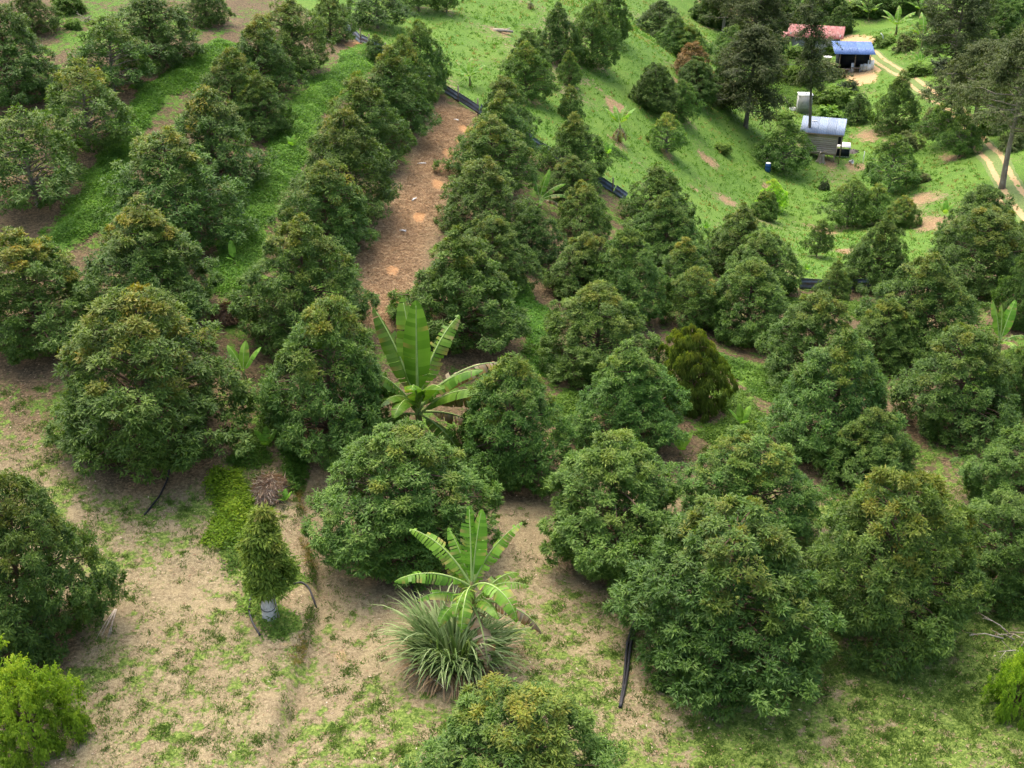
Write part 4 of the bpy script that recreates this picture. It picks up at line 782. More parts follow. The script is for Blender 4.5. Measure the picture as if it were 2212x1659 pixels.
bl = link('blades', new_mesh('blades', np.concatenate(V), np.array(Fq), MAT['clump'], dict(tint=ti, flush=fl)), gc); bl['flush_amount'] = 1.0; bl['shade'] = -.05; bl['kind'] = 'stuff'
r = np.random.default_rng(78); mb = MB()
for i in range(240):
    a = r.uniform(0, 6.28); rr = r.uniform(.3, 1.25); p = np.array([rr*math.cos(a)*1.1, rr*math.sin(a)*.75-.15, r.uniform(.0, .25)]); q = p+np.array([r.normal(0, .35), r.normal(0, .35), r.uniform(-.05, .3)]); mb.tube([p, (p+q)/2+[0, 0, .04], q], [.012, .012, .006], 4, False)
dm = mb.build('dead_stalks', MAT['deadwood'], gc); dm['kind'] = 'stuff'

# ------------------------------------------------------------------ low vegetation that nobody could count
def scatter(n, x0, x1, y0, y1, r): return r.uniform(x0, x1, n), r.uniform(y0, y1, n)
def tufts(x, y, nb, hmin, hmax, wd, r, lean=.5):
    m = len(x); z = hgt(x, y); B = np.repeat(np.c_[x, y, z-.01], nb, 0)+np.c_[r.normal(0, .05, m*nb), r.normal(0, .05, m*nb), np.zeros(m*nb)]*(hmax/.15)
    h = r.uniform(hmin, hmax, m*nb)[:, None]; D = unit(np.c_[r.normal(0, lean, (m*nb, 2)), np.ones(m*nb)]); S = unit(np.cross(D, rand_unit(r, m*nb)))*wd
    V = np.stack([B-S, B+S, B+D*h+np.c_[r.normal(0, .3, (m*nb, 2)), -.2*np.ones(m*nb)]*h*.4], 1).reshape(-1, 3)
    t = np.repeat(np.repeat(r.uniform(0, .6, m), nb)+r.uniform(0, .4, m*nb), 3)
    return V, np.arange(m*nb*3).reshape(-1, 3), t
r = np.random.default_rng(5)
x, y = scatter(90000, -22, 22, 21, 46, r); g, s_, so2, d_, c_, l_ = masks(x, y); k = r.uniform(0, 1, len(x)) < np.clip((g-.42)*1.8, 0, 1)*.6*(1-d_); x, y = x[k][:14000], y[k][:14000]
V, Fc, t = tufts(x, y, 6, .04, .12, .011, r, .8)
cx_, cy_ = scatter(8000, -22, 22, 21, 44, r); wz = np.full(len(cx_), .02); gz_ = wz*.1
for zx, zy, zr, zv in ZONES: kk = np.exp(-((cx_-zx)**2+(cy_-zy)**2)/(2*(zr*.55)**2)); wz = wz+kk; gz_ = gz_+kk*zv
k = r.uniform(0, 1, len(cx_)) < (gz_/wz)*1.1*(.25+1.1*vnoise(cx_, cy_, 2.2, 24)); cx_, cy_ = cx_[k], cy_[k]
for tx, ty, tz, th, tr_, *_ in TREES: k = np.hypot(cx_-tx, cy_-ty) > tr_*.8; cx_, cy_ = cx_[k], cy_[k]
m = r.integers(4, 22, len(cx_)); sz_ = r.uniform(.05, .26, len(cx_)); x = np.repeat(cx_, m)+r.normal(0, 1, m.sum())*np.repeat(sz_, m); y = np.repeat(cy_, m)+r.normal(0, 1, m.sum())*np.repeat(sz_, m)
V2, F2, t2 = tufts(x, y, 6, .05, .17, .014, r, .7); t2 = np.clip(t2*.6+np.repeat(np.repeat(r.uniform(-.15, .35, len(cx_)), m), 18), 0, 1)
V = np.r_[V, V2]; Fc = np.r_[Fc, F2+len(t)]; t = np.r_[t, t2]
tag(link('grass', new_mesh('grass', V, Fc, MAT['grass'], dict(tint=t, flush=t*0))), 'short green grass tufts on the bare front ground', 'grass', kind='stuff')
# rank grass on the edge of the terrace step
bp_ = np.array(BANK); bd = np.r_[0, np.cumsum(np.linalg.norm(np.diff(bp_, axis=0), axis=1))]; q = r.uniform(0, bd[-1], 900); x = np.interp(q, bd, bp_[:, 0])+r.normal(.04, .08, len(q)); y = np.interp(q, bd, bp_[:, 1])+r.normal(0, .1, len(q))
k = vnoise(x, y, .7, 25) > .42; x, y = x[k], y[k]; V, Fc, t = tufts(x, y, 7, .06, .2, .012, r, .9); fl = np.repeat((vnoise(x, y, .9, 26) > .6)*r.uniform(.3, 1, len(x)), 21)
tag(link('bank_grass', new_mesh('bank_grass', V, Fc, MAT['bankgrass'], dict(tint=t, flush=fl))), 'rank green and rusty grass along the low terrace step', 'grass', kind='stuff')['flush_amount'] = 1.0
x, y = scatter(60000, -16, 60, 66, 170, r); g, s_, so2, d_, c_, l_ = masks(x, y); bx = np.interp(x, [p[0] for p in BOUND], [p[1] for p in BOUND])
k = (y > bx+.8) & (r.uniform(0, 1, len(x)) < (g-.3)*.75*(1-d_)) & (pl_dist(x, y, TRACK[0]) > 1.5); x, y = x[k], y[k]
V, Fc, t = tufts(x, y, 6, .12, .34, .035, r, .7)
mf = np.repeat((r.uniform(0, 1, len(x)) < .12+.25*(vnoise(x, y, 6, 28) > .6))*1., 18)
tag(link('meadow_grass', new_mesh('meadow_grass', V, Fc, MAT['bankgrass2'], dict(tint=t, flush=mf))), 'bright green grass covering the valley slopes', 'grass', kind='stuff')['flush_amount'] = 1.0
# low weeds among the orchard rows
x, y = scatter(150000, -34, 32, 40, 96, r); g, s_, so2, d_, c_, l_ = masks(x, y); bx = np.interp(x, [p[0] for p in BOUND], [p[1] for p in BOUND])
k = (y < bx) & (r.uniform(0, 1, len(x)) < np.clip((g-.36)*1.6, 0, .9)*(1-d_)) & (vnoise(x, y, .8, 17) > .35); x, y = x[k][:34000], y[k][:34000]; n = len(x)
V, Fc = leaves(np.c_[x, y, hgt(x, y)+r.uniform(.0, .16, n)], unit(np.c_[r.normal(0, 1, (n, 2)), r.uniform(0, .9, n)]), unit(np.c_[r.normal(0, .6, (n, 2)), np.ones(n)]), r.uniform(.08, .22, n), r.uniform(.03, .06, n), .1, .05)
t = np.repeat(np.clip(r.uniform(0, .6, n)+.3*vnoise(x, y, 2, 18), 0, 1), 4)
tag(link('weeds', new_mesh('weeds', V, Fc, MAT['green'], dict(tint=t, flush=t*0))), 'low green weeds between the orchard rows', 'weeds', kind='stuff')
# leafy cover strips
for i, (pts, w) in enumerate(STRIPS):
    P = np.array(pts); lo, hi = P.min(0)-w*1.5, P.max(0)+w*1.5; area = np.prod(hi-lo); n = int(min(260000, area*(250 if i == 12 else 700)))
    x, y = scatter(n, lo[0], hi[0], lo[1], hi[1], r); d = pl_dist(x, y, pts)/w; k = d*(1.25-.8*vnoise(x, y, 1.3, 16)) < .35+.75*vnoise(x, y, .5, 40+i)+.25*r.uniform(0, 1, len(x)); x, y, d = x[k], y[k], d[k]
    x, y, d = x[:45000], y[:45000], d[:45000]
    z = hgt(x, y)+r.uniform(.02, .55 if i == 4 else .30, len(x))*np.clip(1.25-d, .1, 1)*(.5+vnoise(x, y, .6, 60+i)); n = len(x)
    D = unit(np.c_[r.normal(0, 1, (n, 2)), r.uniform(-.2, .6, n)]); Nn = unit(np.c_[r.normal(0, .45, (n, 2)), np.ones(n)])
    V, Fc = leaves(np.c_[x, y, z], D, Nn, r.uniform(.07, .17, n), r.uniform(.035, .08, n), .1, .05)
    ti = np.repeat(np.clip(.6*vnoise(x, y, .7, 80+i)+.5*r.uniform(0, 1, n)-.05, 0, 1), 4)
    tag(link('ground_cover', new_mesh('ground_cover', V, Fc, (MAT['lime'] if i == 4 else MAT['green'] if i in (3, 7, 5, 6, 8, 9, 10, 11, 12, 13) else MAT['cover']), dict(tint=ti, flush=ti*0))),
        ['long strip of leafy green cover left of the dense durian row', 'strip of leafy green cover on the far left hill', 'narrow leafy green cover right of the large durian by the straw strip', 'bright leafy cover in the gap around the canna plant', 'leafy vine patch left of the slim young tree', 'leafy weeds around the small banana above the straw heap', 'lush green undergrowth around the grey water tank', 'weeds beside the dry skirted banana plant', 'weeds below the durian tree in the right middle', 'weeds in front of the blue grey zinc sheets', 'bright weeds around the right edge banana plant', 'weeds between the two pointed durian trees in the centre', 'low weeds around the foot of the slim young tree', 'weeds on the bank right of the straw heap'][i], 'ground cover', kind='stuff')['shade'] = -.25 if i == 4 else 0.
# cut straw and fallen leaves
P = np.array(STRAW); lo, hi = P.min(0)-.5, P.max(0)+.5
x, y = scatter(42000, lo[0], hi[0], lo[1], hi[1], r); k = (poly_soft(x, y, STRAW, .8) > r.uniform(.2, .8, len(x))) & (masks(x, y)[4] < .3); x, y = x[k], y[k]; x, y = x[:16000], y[:16000]; n = len(x)
D = unit(np.c_[r.normal(0, 1, (n, 2)), r.uniform(-.1, .25, n)]); V, Fc = leaves(np.c_[x, y, hgt(x, y)+r.uniform(.01, .07, n)], D, unit(np.c_[r.normal(0, .4, (n, 2)), np.ones(n)]), r.uniform(.15, .5, n), r.uniform(.012, .035, n), .05)
t = np.repeat(r.uniform(0, 1, n), 4); tag(link('dry_straw', new_mesh('dry_straw', V, Fc, MAT['straw'], dict(tint=t, flush=t*0))), 'cut dry straw lying on the brown strip between the tree rows', 'straw', kind='stuff')
x, y = scatter(24000, -22, 22, 21, 46, r); k = r.uniform(0, 1, len(x)) < .2+.7*vnoise(x, y, 2, 90); x, y = x[k], y[k]; n = len(x)
V, Fc = leaves(np.c_[x, y, hgt(x, y)+r.uniform(.01, .04, n)], unit(np.c_[r.normal(0, 1, (n, 2)), r.normal(0, .25, n)]), unit(np.c_[r.normal(0, .4, (n, 2)), np.ones(n)]), r.uniform(.07, .15, n), r.uniform(.02, .045, n), .2)
t = np.repeat(r.beta(1.1, 3.0, n), 4); tag(link('leaf_litter', new_mesh('leaf_litter', V, Fc, MAT['litter'], dict(tint=t, flush=t*0))), 'small dry fallen leaves scattered over the front ground', 'leaves', kind='stuff')

# heaps
def heap(name, pt, rx, ry, h, n, mat, lab, shade, cat, seed, core):
    x, y, z = pt; r = np.random.default_rng(seed); o = empty(name, (x, y, hz(x, y))); tag(o, lab, cat)
    k = 16; th = np.linspace(0, 2*np.pi, k, endpoint=False); V = [(0, 0, h)]; f3 = []; f4 = []
    for j, (q, zz) in enumerate(((.45, .86), (.8, .5), (1.05, -.06))):
        for t in th: V.append((rx*q*math.cos(t)*r.uniform(.88, 1.1), ry*q*math.sin(t)*r.uniform(.88, 1.1), h*zz*r.uniform(.85, 1.1)))
    f3 = [[0, 1+j, 1+(j+1) % k] for j in range(k)]; f4 = [[1+a*k+j, 1+(a+1)*k+j, 1+(a+1)*k+(j+1) % k, 1+a*k+(j+1) % k] for a in (0, 1) for j in range(k)]
    mb = MB(); mb.add(V, f3, f4); mb.build('core', core, o, smooth=True)
    a = r.uniform(0, 6.283, n); q = np.sqrt(r.uniform(0, 1, n)); P_ = np.c_[rx*q*np.cos(a), ry*q*np.sin(a), h*np.clip(1.05-q**2, .03, 1)+r.uniform(-.02, .05, n)]
    D = unit(np.c_[r.normal(0, 1, (n, 2)), r.normal(-.1, .3, n)]); Vv, Fc = leaves(P_, D, unit(np.c_[np.cos(a), np.sin(a), np.ones(n)]), r.uniform(.15, .45, n), r.uniform(.01, .025, n), .05, .2)
    t = np.repeat(r.uniform(0, 1, n), 4); s = link('stalks', new_mesh('stalks', Vv, Fc, mat, dict(tint=t, flush=t*0)), o); s['shade'] = shade; s['flush_amount'] = 0.; s['kind'] = 'stuff'
heap('straw_heap', PTS['STRAWHEAP'], .62, .85, .55, 2600, MAT['litter'], 'pale dry straw heap on the bank behind the slim young tree', .0, 'straw heap', 3, MAT['straw_core'])
heap('dead_leaf_heap', PTS['DRYHEAP'], .75, .8, .6, 2200, MAT['straw'], 'brown heap of dead stalks between two durian trees at left', -.25, 'heap', 4, MAT['bark'])
x, y, z = PTS['DRYSTEM']; r = np.random.default_rng(9); o = empty('dry_frond', (x, y, hz(x, y)+.02)); tag(o, 'long pale dry frond lying on bare ground right of the left edge tree', 'frond')
for i in range(7):
    a = r.uniform(-.13, .13); mb = MB(); mb.tube([(a*.3, .75, .04), (a, .1, .05), (a*2.2+r.normal(0, .03), -r.uniform(.5, .8), .02)], [.014, .012, .004], 5); mb.build('strip', MAT['litter_wood'] if 'litter_wood' in MAT else MAT['deadwood'], o)

# ------------------------------------------------------------------ zinc fence along the orchard edge
def corrugated(Ln, Ht, n, amp):
    q = np.linspace(0, 1, n); v = []; 
    for xx in (0, Ln):
        for zz, w in zip(q*Ht, np.cos(q*(n-1)*np.pi/2)): v.append((xx, amp*w, zz))
        for zz, w in zip(q*Ht, np.cos(q*(n-1)*np.pi/2)): v.append((xx, amp*w+.006, zz))
    f = [[i, 2*n+i, 2*n+i+1, i+1] for i in range(n-1)]+[[n+i, n+i+1, 3*n+i+1, 3*n+i] for i in range(n-1)]
    f += [[0, n, 3*n, 2*n], [n-1, 3*n-1, 4*n-1, 2*n-1]]
    return np.array(v), np.array(f)
step = 2.1; r = random.Random(4); postm = MB(); postm.box(-.035, .035, -.035, .035, -.2, 1.05); postm = postm.mesh('post', MAT['post'])
cv, cf = corrugated(step*1.04, .70, 11, .035); sheet = new_mesh('zinc_sheet', cv, cf, MAT['zinc'])
for F_, flab in ((FENCE[:7], 'low fence of rusty zinc sheets along the edge of the upper grass slope'), (FENCE[8:], 'short fence of blue grey zinc sheets at the valley rim, right')):
    fp = np.array(F_); fd = np.r_[0, np.cumsum(np.linalg.norm(np.diff(fp, axis=0), axis=1))]
    fx, fy = fp[len(fp)//2]; fen = empty('zinc_fence', (fx, fy, hz(fx, fy))); tag(fen, flab, 'fence')
    for s in np.arange(0, fd[-1], step):
        a = np.array([np.interp(s, fd, fp[:, k]) for k in (0, 1)]); b = np.array([np.interp(min(s+step, fd[-1]), fd, fp[:, k]) for k in (0, 1)])
        za, zb = hz(*a), hz(*b); d = b-a; l = np.linalg.norm(d)
        if l < .4: continue
        o = link('zinc_sheet', sheet, fen); off = Vector((a[0]-fx, a[1]-fy, za-fen.location.z+.02+r.uniform(-.1, .08)))
        o.location = off; o.rotation_euler = (r.uniform(-.22, .06), -math.atan2(zb-za, l)+r.uniform(-.04, .04), math.atan2(d[1], d[0])); o.scale = (l/step, 1, r.uniform(.88, 1.15))
        p = link('post', postm, fen); p.location = off+Vector((0, .07, 0)); p.rotation_euler = (0, 0, math.atan2(d[1], d[0]))

# ------------------------------------------------------------------ buildings in the valley
def roof(parent, x0, x1, y0, y1, zf, zb, mat, nsh, over=.0):
    """lean-to roof of ribbed sheets, front edge zf at y0, back edge zb at y1"""
    w = (x1-x0)/nsh; ln = math.hypot(y1-y0, zb-zf); me = None
    prof = []; nr = 5
    for i in range(nr):
        c = (i+.5)*w/nr; prof += [(c-w/nr*.5, 0), (c-.045, 0), (c-.022, .028), (c+.022, .028), (c+.045, 0)]
    prof.append((w*1.0, 0)); prof = np.array(prof); n = len(prof)
    V = [(a, yy, b) for yy in (0, ln) for a, b in prof]+[(a, yy, b-.012) for yy in (0, ln) for a, b in prof]
    f = [[i, i+1, n+i+1, n+i] for i in range(n-1)]+[[2*n+i, 3*n+i, 3*n+i+1, 2*n+i+1] for i in range(n-1)]+[[i, 2*n+i, 2*n+i+1, i+1] for i in range(n-1)]+[[n+i, n+i+1, 3*n+i+1, 3*n+i] for i in range(n-1)]+[[0, n, 3*n, 2*n], [n-1, 3*n-1, 4*n-1, 2*n-1]]
    me = new_mesh('roof_sheet', np.array(V), np.array(f), mat)
    for i in range(nsh):
        o = link('roof_sheet', me, parent, (x0+i*w, y0+(-.03 if i % 2 else 0), zf+.004*(i % 2)), (math.atan2(zb-zf, y1-y0), 0, 0))
def place(key, name, lab, cat, rz, dz=0, group=None):
    x, y, z = PTS[key]; o = empty(name, (x, y, hz(x, y)+dz), math.radians(rz)); tag(o, lab, cat, group); return o
def bx_(parent, name, mat, *b):
    mb = MB(); mb.box(*b); return mb.build(name, mat, parent)
# hut with light blue roof
h = place('HUT', 'wooden_hut', 'small plank hut on stilts with light blue metal roof', 'hut', -17, .0)
for px in (-1.5, -.1, 1.35):
    for py in (.05, 2.2): bx_(h, 'stilt', MAT['timber'], px-.06, px+.06, py-.06, py+.06, -.3, .55)
bx_(h, 'floor_beam', MAT['timber'], -1.62, 1.5, -.02, 2.32, .55, .66)
for i in range(10):
    z0 = .67+i*.195; jt = (i*7) % 3*.006
    bx_(h, 'plank', MAT['plank'], -1.56, 1.42, -.03-jt, .0-jt, z0, z0+.185)
    bx_(h, 'plank', MAT['plank'], 1.425, 1.455, .01, 2.25, z0, z0+.185); bx_(h, 'plank', MAT['plank'], -1.595, -1.565, .01, 2.25, z0, z0+.185)
bx_(h, 'back_wall', MAT['plank'], -1.56, 1.42, 2.255, 2.285, .67, 2.95)
for px in (-1.5, 1.36): bx_(h, 'corner_post', MAT['timber'], px-.05, px+.05, .02, .12, .66, 2.68)
bx_(h, 'fascia', MAT['timber'], -2.1, 2.0, -.36, -.32, 2.50, 2.66)
roof(h, -2.15, 2.05, -.38, 2.75, 2.68, 3.45, MAT['blue_roof'], 5)
bx_(h, 'patch_sheet', MAT['white'], -1.2, -.65, 1.75, 2.3, 3.255, 3.275)
for px in (1.85,): 
    for py in (-.2, 2.3): bx_(h, 'porch_post', MAT['timber'], px-.04, px+.04, py-.04, py+.04, -.3, 2.70)
bx_(h, 'porch_screen', MAT['tarp'], 1.5, 1.82, .5, .54, 1.5, 2.6)
# open shed with deep blue roof
s = place('SHED', 'open_shed', 'open fronted shed with deep blue roof and black tarp back', 'shed', -5)
for px in (-1.75, .1, 1.9):
    for py in (0, 2.6): bx_(s, 'post', MAT['timber'], px-.05, px+.05, py-.05, py+.05, -.3, 2.3+py*.15)
bx_(s, 'tarp_wall', MAT['tarp'], -1.72, 1.88, 2.62, 2.66, -.2, 2.5); bx_(s, 'tarp_wall', MAT['tarp'], -1.80, -1.77, .1, 2.6, .0, 2.3); bx_(s, 'tarp_wall', MAT['tarp'], 1.93, 1.96, .8, 2.6, .0, 2.3)
bx_(s, 'tarp_wall', MAT['tarp'], -1.72, 1.86, .9, .93, .55, 2.3)
roof(s, -2.55, 2.35, -.75, 3.1, 2.32, 3.05, MAT['deep_blue_roof'], 5)
# red roofed house
g = place('HOUSE', 'red_roofed_house', 'long grey walled house with a faded red metal roof', 'house', -16)
bx_(g, 'wall', MAT['concrete'], -3.2, -1.05, 0, .15, -.4, 2.3); bx_(g, 'wall', MAT['concrete'], .2, 3.3, 0, .15, -.4, 2.3); bx_(g, 'wall', MAT['concrete'], 3.15, 3.302, .15, 3.6, -.4, 2.6); bx_(g, 'wall', MAT['concrete'], -3.202, -3.05, .15, 3.6, -.4, 2.6); bx_(g, 'wall', MAT['concrete'], -3.2, 3.3, 3.6, 3.75, -.4, 2.75)
bx_(g, 'doorway_shade', MAT['tarp'], -1.05, .2, .4, .43, -.4, 2.2); bx_(g, 'lintel', MAT['concrete'], -1.05, .2, .0, .15, 2.0, 2.3)  # black sheet behind the opening stands in for the shade indoors
roof(g, -3.6, 3.7, -.5, 3.9, 2.33, 3.1, MAT['red_roof'], 7)
g2 = place('ANNEX', 'small_red_roof_annex', 'small red roofed lean-to left of the red roofed house', 'shed', -30)
for px in (-.7, .7):
    for py in (0, 1.4): bx_(g2, 'post', MAT['timber'], px-.05, px+.05, py-.05, py+.05, -.3, 1.9+py*.2)
roof(g2, -1.0, 1.0, -.3, 1.8, 1.95, 2.4, MAT['red_roof'], 2); bx_(g2, 'back_wall', MAT['concrete'], -.7, .7, 1.46, 1.52, -.2, 2.1)
# water tank
t_ = place('TANK', 'water_tank', 'tall square grey water tank with a white lid', 'tank', -4)
bx_(t_, 'plinth', MAT['concrete'], -.82, .82, -.08, 1.38, -.3, .06); bx_(t_, 'tank_body', MAT['concrete'], -.74, .74, 0, 1.3, .06, 2.02)
for zz in (.68, 1.34): bx_(t_, 'seam', MAT['steel'], -.755, .755, -.015, 1.315, zz, zz+.025)
bx_(t_, 'lid', MAT['white'], -.78, .78, -.04, 1.34, 2.02, 2.10); bx_(t_, 'hatch', MAT['white'], -.15, .2, .35, .7, 2.10, 2.15); mb = MB(); mb.tube([(-.8, .2, -.2), (-.8, .2, 1.9)], .03, 6); mb.build('pipe', MAT['white'], t_)
# coop beside the hut
c = place('COOP', 'wire_coop', 'low pale topped coop with dark front beside the plank hut', 'coop', -12)
for px in (-.75, .75):
    for py in (0, 1.1): bx_(c, 'post', MAT['steel'], px-.03, px+.03, py-.03, py+.03, -.2, 1.0+.1*py)
bx_(c, 'dark_front', MAT['tarp'], -.50, .72, .02, .05, .08, .78); bx_(c, 'side_panel', MAT['tarp'], -.78, -.755, .03, 1.07, .1, .95); bx_(c, 'rail', MAT['steel'], -.76, .76, -.045, -.02, .80, .88); bx_(c, 'rail', MAT['steel'], -.76, .76, -.045, -.02, .0, .07)
mb = MB(); mb.box(-.82, .82, -.12, 1.25, 0, .03, Matrix.Translation((0, 0, 1.02)) @ Matrix.Rotation(.08, 4, 'X')); mb.build('top', MAT['white'], c)
# stump
r = np.random.default_rng(12); s_ = place('STUMP', 'tree_stump', 'grey weathered tree stump with broken wood on top, before the hut', 'stump', 20)
mb = MB(); zz = np.array([-.2, 0, .25, .6, .85]); mb.tube(np.c_[zz*.1, zz*0, zz], [.75, .55, .36, .3, .28], 11); mb.build('stump_body', MAT['grey_bark'], s_, smooth=True)
for i in range(5):
    a = i*1.3; mb = MB(); mb.tube([(0, 0, .85), (.3*math.cos(a), .3*math.sin(a), .98+.05*i), (.65*math.cos(a), .6*math.sin(a), .9+.04*i)], [.06, .05, .03], 6); mb.build('broken_wood', MAT['deadwood'], s_)
x, y, z = PTS['ASH']; o = empty('ash_heap', (x, y, hz(x, y))); tag(o, 'round burnt ash heap right of the coop', 'ash heap'); mb = MB()
th = np.linspace(0, 2*np.pi, 14, endpoint=False); V = [(0, 0, .22)]+[(.5*math.cos(t)*r.uniform(.8, 1.2), .5*math.sin(t)*r.uniform(.8, 1.2), .17*r.uniform(.7, 1.2)) for t in th]+[(1.0*math.cos(t)*r.uniform(.9, 1.1), 1.0*math.sin(t)*r.uniform(.9, 1.1), -.05) for t in th]
mb.add(V, [[0, 1+j, 1+(j+1) % 14] for j in range(14)], [[1+j, 15+j, 15+(j+1) % 14, 1+(j+1) % 14] for j in range(14)]); mb.build('ash', MAT['ash'], o, smooth=True)
for i in range(6):
    a = i*1.05; mb = MB(); mb.tube([(.2*math.cos(a), .2*math.sin(a), .2), (.8*math.cos(a+.2), .8*math.sin(a+.2), .12)], [.05, .03], 6); mb.build('charred_stick', MAT['ash'], o)
def lathe(parent, name, mat, prof, n=14):
    th = np.linspace(0, 2*np.pi, n, endpoint=False); V = [(rr*math.cos(t), rr*math.sin(t), zz) for rr, zz in prof for t in th]; m = len(prof)
    f = [[a*n+j, a*n+(j+1) % n, (a+1)*n+(j+1) % n, (a+1)*n+j] for a in range(m-1) for j in range(n)]
    mb = MB(); mb.add(V, None, f); return mb.build(name, mat, parent, smooth=False)
o = place('BARREL', 'blue_barrel', 'dark blue barrel with pale lid under a tree on the slope', 'barrel', 0); o.scale = (.85, .85, .85)
lathe(o, 'drum', MAT['blue'], [(0, 0), (.26, 0), (.29, .08), (.29, .28), (.305, .3), (.29, .33), (.29, .6), (.305, .62), (.29, .65), (.28, .86), (.24, .9)]); lathe(o, 'lid', MAT['white'], [(.25, .9), (.25, .95), (.1, .97), (0, .97)])
o = place('BASIN', 'white_basin', 'white round basin on a stand left of the open shed', 'basin', 0)
for k in range(3): a = k*2.1; bx_(o, 'leg', MAT['timber'], .3*math.cos(a)-.03, .3*math.cos(a)+.03, .3*math.sin(a)-.03, .3*math.sin(a)+.03, -.2, .72)
lathe(o, 'bowl', MAT['white'], [(0, .72), (.38, .72), (.48, 1.3), (.52, 1.32), (.52, 1.36), (.46, 1.34), (.38, .9), (0, .88)])
o = place('BUCKET', 'white_bucket', 'tipped white bucket on the grass before the coop', 'bucket', 0); 
lathe(o, 'shell', MAT['white'], [(0, 0), (.15, 0), (.2, .36), (.215, .37), (.19, .36), (.14, .03), (0, .03)]); o.rotation_euler = (1.2, 0, .6); o.location.z += .17
o = place('POLE', 'white_pole', 'thin white pole standing right of the hut', 'pole', 0); mb = MB(); mb.tube([(0, 0, -.2), (.01, 0, .6), (.03, 0, 1.25)], .035, 8); mb.build('shaft', MAT['white'], o); lathe(o, 'cap', MAT['white'], [(0, 1.29), (.05, 1.28), (.05, 1.23)], 8)
o = place('POLE2', 'bent_white_pipe', 'bent white pipe on the bank above the dirt track', 'pipe', 0); mb = MB(); mb.tube([(0, 0, -.1), (.05, 0, .9), (-.1, 0, 1.4), (-.4, 0, 1.7)], .05, 7); mb.build('pipe', MAT['white'], o)
# things kept at the open shed
SX, SY, SZ = PTS['SHED']
def near_shed(name, dx, dy, lab, cat, rz=0):
    x, y = SX+dx, SY+dy; o = empty(name, (x, y, hz(x, y)), rz); tag(o, lab, cat); return o
for dx, lab in ((-.95, 'low table at the left of the shed front'), (.25, 'low table in the middle of the shed front')):
    o = near_shed('low_table', dx, -.25, lab, 'table'); bx_(o, 'tabletop', MAT['timber'], -.5, .5, -.3, .3, .52, .57)
    for a in (-.44, .44):
        for b in (-.25, .25): bx_(o, 'leg', MAT['steel'], a-.025, a+.025, b-.025, b+.025, -.1, .52)
for dx, dy, lab in ((.95, -.2, 'grey drum at the shed front, left of the pair'), (1.3, -.4, 'grey drum at the shed front, right of the pair')):
    o = near_shed('grey_drum', dx, dy, lab, 'drum'); lathe(o, 'drum', MAT['steel'], [(0, 0), (.24, 0), (.25, .3), (.26, .32), (.25, .34), (.25, .62), (.26, .64), (.25, .66), (.25, .9), (.2, .92), (0, .92)])
for dx, dy, w, hh, lab in ((-.05, -.05, .22, 1.1, 'white board standing upright in the shed front'), (1.75, -.35, .35, .8, 'white board leaning at the right shed post'), (2.1, -.1, .4, 1.1, 'pale sheet leaning outside the right end of the shed'), (-2.05, -.3, .3, .7, 'small white board left of the shed')):
    o = near_shed('leaning_board', dx, dy, lab, 'board'); mb = MB(); mb.box(-w, w, -.015, .015, -.05, hh, Matrix.Rotation(-.18, 4, 'X')); mb.build('panel', MAT['white'], o); mb = MB(); mb.box(-w, w, .017, .045, hh*.5, hh*.5+.06, Matrix.Rotation(-.18, 4, 'X')); mb.build('batten', MAT['timber'], o)
o = place('CRATE', 'white_crate', 'pale crate beside the grey water tank', 'crate', 12); bx_(o, 'base', MAT['white'], -.3, .3, -.2, .2, 0, .04)
for a in (-.29, .27): bx_(o, 'end', MAT['white'], a, a+.02, -.2, .2, .04, .34)
for k in range(3):
    for yy in (-.215, .2): bx_(o, 'slat', MAT['white'], -.3, .3, yy, yy+.015, .06+k*.1, .13+k*.1)
o = place('STICK', 'leaning_stick', 'pale leaning stick left of the grey water tank', 'stick', 0); mb = MB(); mb.tube([(.3, 0, -.1), (-.1, 0, .6), (-.55, .05, 1.25)], [.035, .03, .025], 6); mb.build('shaft', MAT['deadwood'], o)

# ------------------------------------------------------------------ hoses, logs, debris, trunk guard
for pts, rad, lab in HOSES:
    P = np.array(pts); d = np.linspace(0, 1, len(P)); s = np.linspace(0, 1, 26); Q = np.stack([np.interp(s, d, P[:, k]) for k in (0, 1)], 1)
    for _ in range(6): Q[1:-1] = .25*Q[:-2]+.5*Q[1:-1]+.25*Q[2:]
    big = rad > .04
    o = empty('irrigation_pipe' if big else 'garden_hose', (Q[0][0], Q[0][1], hz(*Q[0]))); tag(o, lab, 'pipe' if big else 'hose'); z = hgt(Q[:, 0], Q[:, 1])+rad*.9
    loc = np.array(o.location)
    for off in ((0, .13) if big else (0,)):
        mb = MB(); mb.tube(np.c_[Q[:, 0]+off*(1-.8*s**2), Q[:, 1], z+off*.1]-loc, rad, 8); mb.build('tube', MAT['black'], o, smooth=True)
    if big: mb = MB(); k = 9; a = np.array([Q[k][0], Q[k][1], z[k]])-loc; b = np.array([Q[k+1][0], Q[k+1][1], z[k+1]])-loc; mb.tube([a, b], rad*1.35, 8); mb.build('coupling', MAT['black'], o)
x, y, z = PTS['GUARD']; o = empty('trunk_guard', (x, y, hz(x, y)-.03)); tag(o, 'pale grey tapering sleeve round the foot of the slim young tree', 'trunk guard')
lathe(o, 'sleeve', MAT['stone'], [(.25, -.05), (.25, .12), (.235, .3), (.24, .5), (.21, .68), (.16, .86), (.12, 1.02), (.085, 1.2), (.07, 1.22)], 13)
mb = MB(); th = np.linspace(0, 2*np.pi, 14); mb.tube(np.c_[.25*np.cos(th), .25*np.sin(th), .46+.04*np.sin(th)], .013, 5); mb.build('tie_band', MAT['black'], o)
mb = MB(); mb.tube([(.34, -.05, -.1), (.26, 0, .6), (.16, .03, 1.25)], .016, 6); mb.build('stake', MAT['steel'], o)
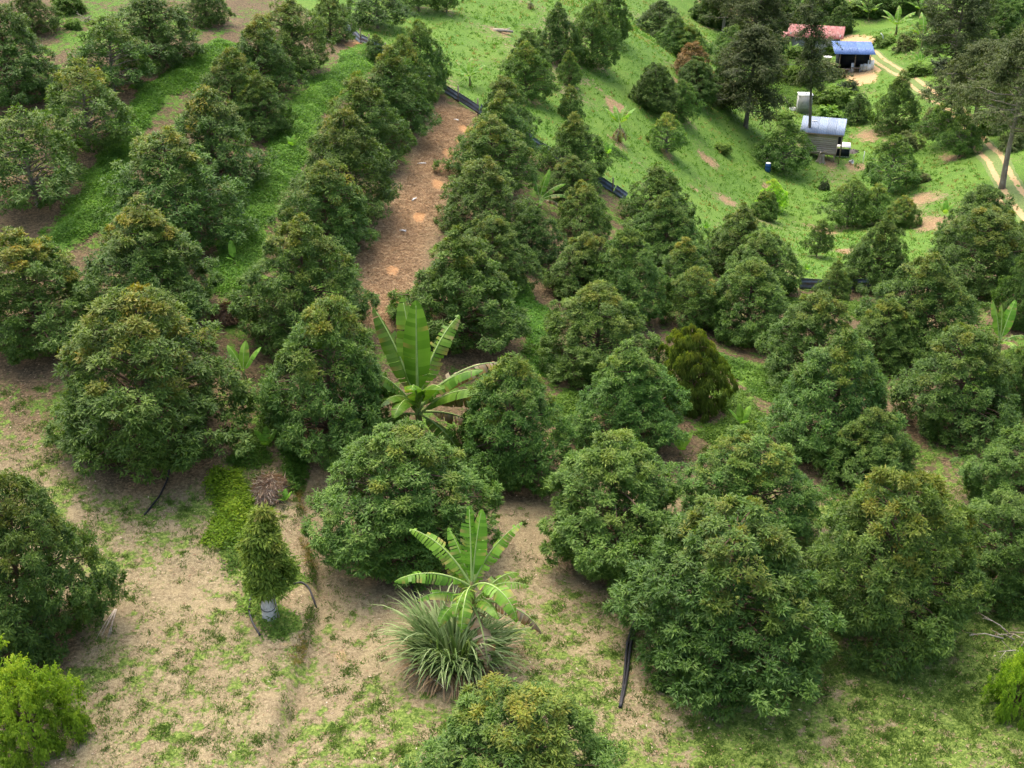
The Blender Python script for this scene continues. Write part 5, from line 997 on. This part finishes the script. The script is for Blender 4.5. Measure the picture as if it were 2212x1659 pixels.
for key, ln, rz, lab in (('R1', .75, 10, 'white plank on the straw strip, left side'), ('R2', .7, 65, 'white stick on the straw strip lower left'), ('R3', .6, -35, 'white stick at the top of the straw strip'), ('R4', .55, -20, 'pale branch piece low on the straw strip')):
    o = place(key, 'pale_stick', lab, 'stick', rz, .03); o.scale = (.7, .7, .7); mb = MB(); mb.tube([(-ln/2, 0, .02), (0, .03, .05), (ln/2, 0, .03)], [.06, .065, .045], 7); mb.build('piece', MAT['white'], o, smooth=True); mb = MB(); mb.tube([(.05, .03, .05), (.2, .16, .09)], [.03, .015], 5); mb.build('twig', MAT['white'], o)
def dead_branches(key, name, lab, cat, n, ln, seed, mat):
    r = np.random.default_rng(seed); o = place(key, name, lab, cat, 0)
    for i in range(n):
        a = r.uniform(0, 6.28); p = np.array([r.normal(0, .2*ln), r.normal(0, .2*ln), .05]); d = np.array([math.cos(a), math.sin(a), r.uniform(.05, .7)]); l = ln*r.uniform(.5, 1.1); q = p+d*l*.5+[r.normal(0, .08), r.normal(0, .08), .05]; e = p+d*l
        mb = MB(); mb.tube([p, q, e], [.045*ln*.5, .03*ln*.5, .008], 5); b = mb.build('branch', mat, o)
        for k in range(2): mb = MB(); f = q+(e-q)*r.uniform(0, .6); g_ = f+unit(d+r.normal(0, .6, 3))*l*.3; mb.tube([f, g_], [.018*ln*.5, .006], 4); mb.build('twig', mat, b)
dead_branches('DEADTOP', 'dead_branch_heap', 'bleached dead branches on the path at the top left', 'branches', 9, 1.3, 5, MAT['deadwood'])
dead_branches('DEADR', 'dead_branch_heap', 'leafless pale twigs at the right edge by the durian tree', 'branches', 7, 1.3, 6, MAT['deadwood'])
o = place('LOG', 'fallen_log', 'grey fallen log on the upper grass slope', 'log', -25, .1)
mb = MB(); mb.tube([(-.9, 0, .05), (-.2, .05, .1), (.9, 0, .08)], [.16, .15, .1], 9); mb.build('log_body', MAT['deadwood'], o, smooth=True); mb = MB(); mb.tube([(.1, .05, .1), (.5, .4, .3)], [.07, .03], 6); mb.build('branch_stub', MAT['deadwood'], o)
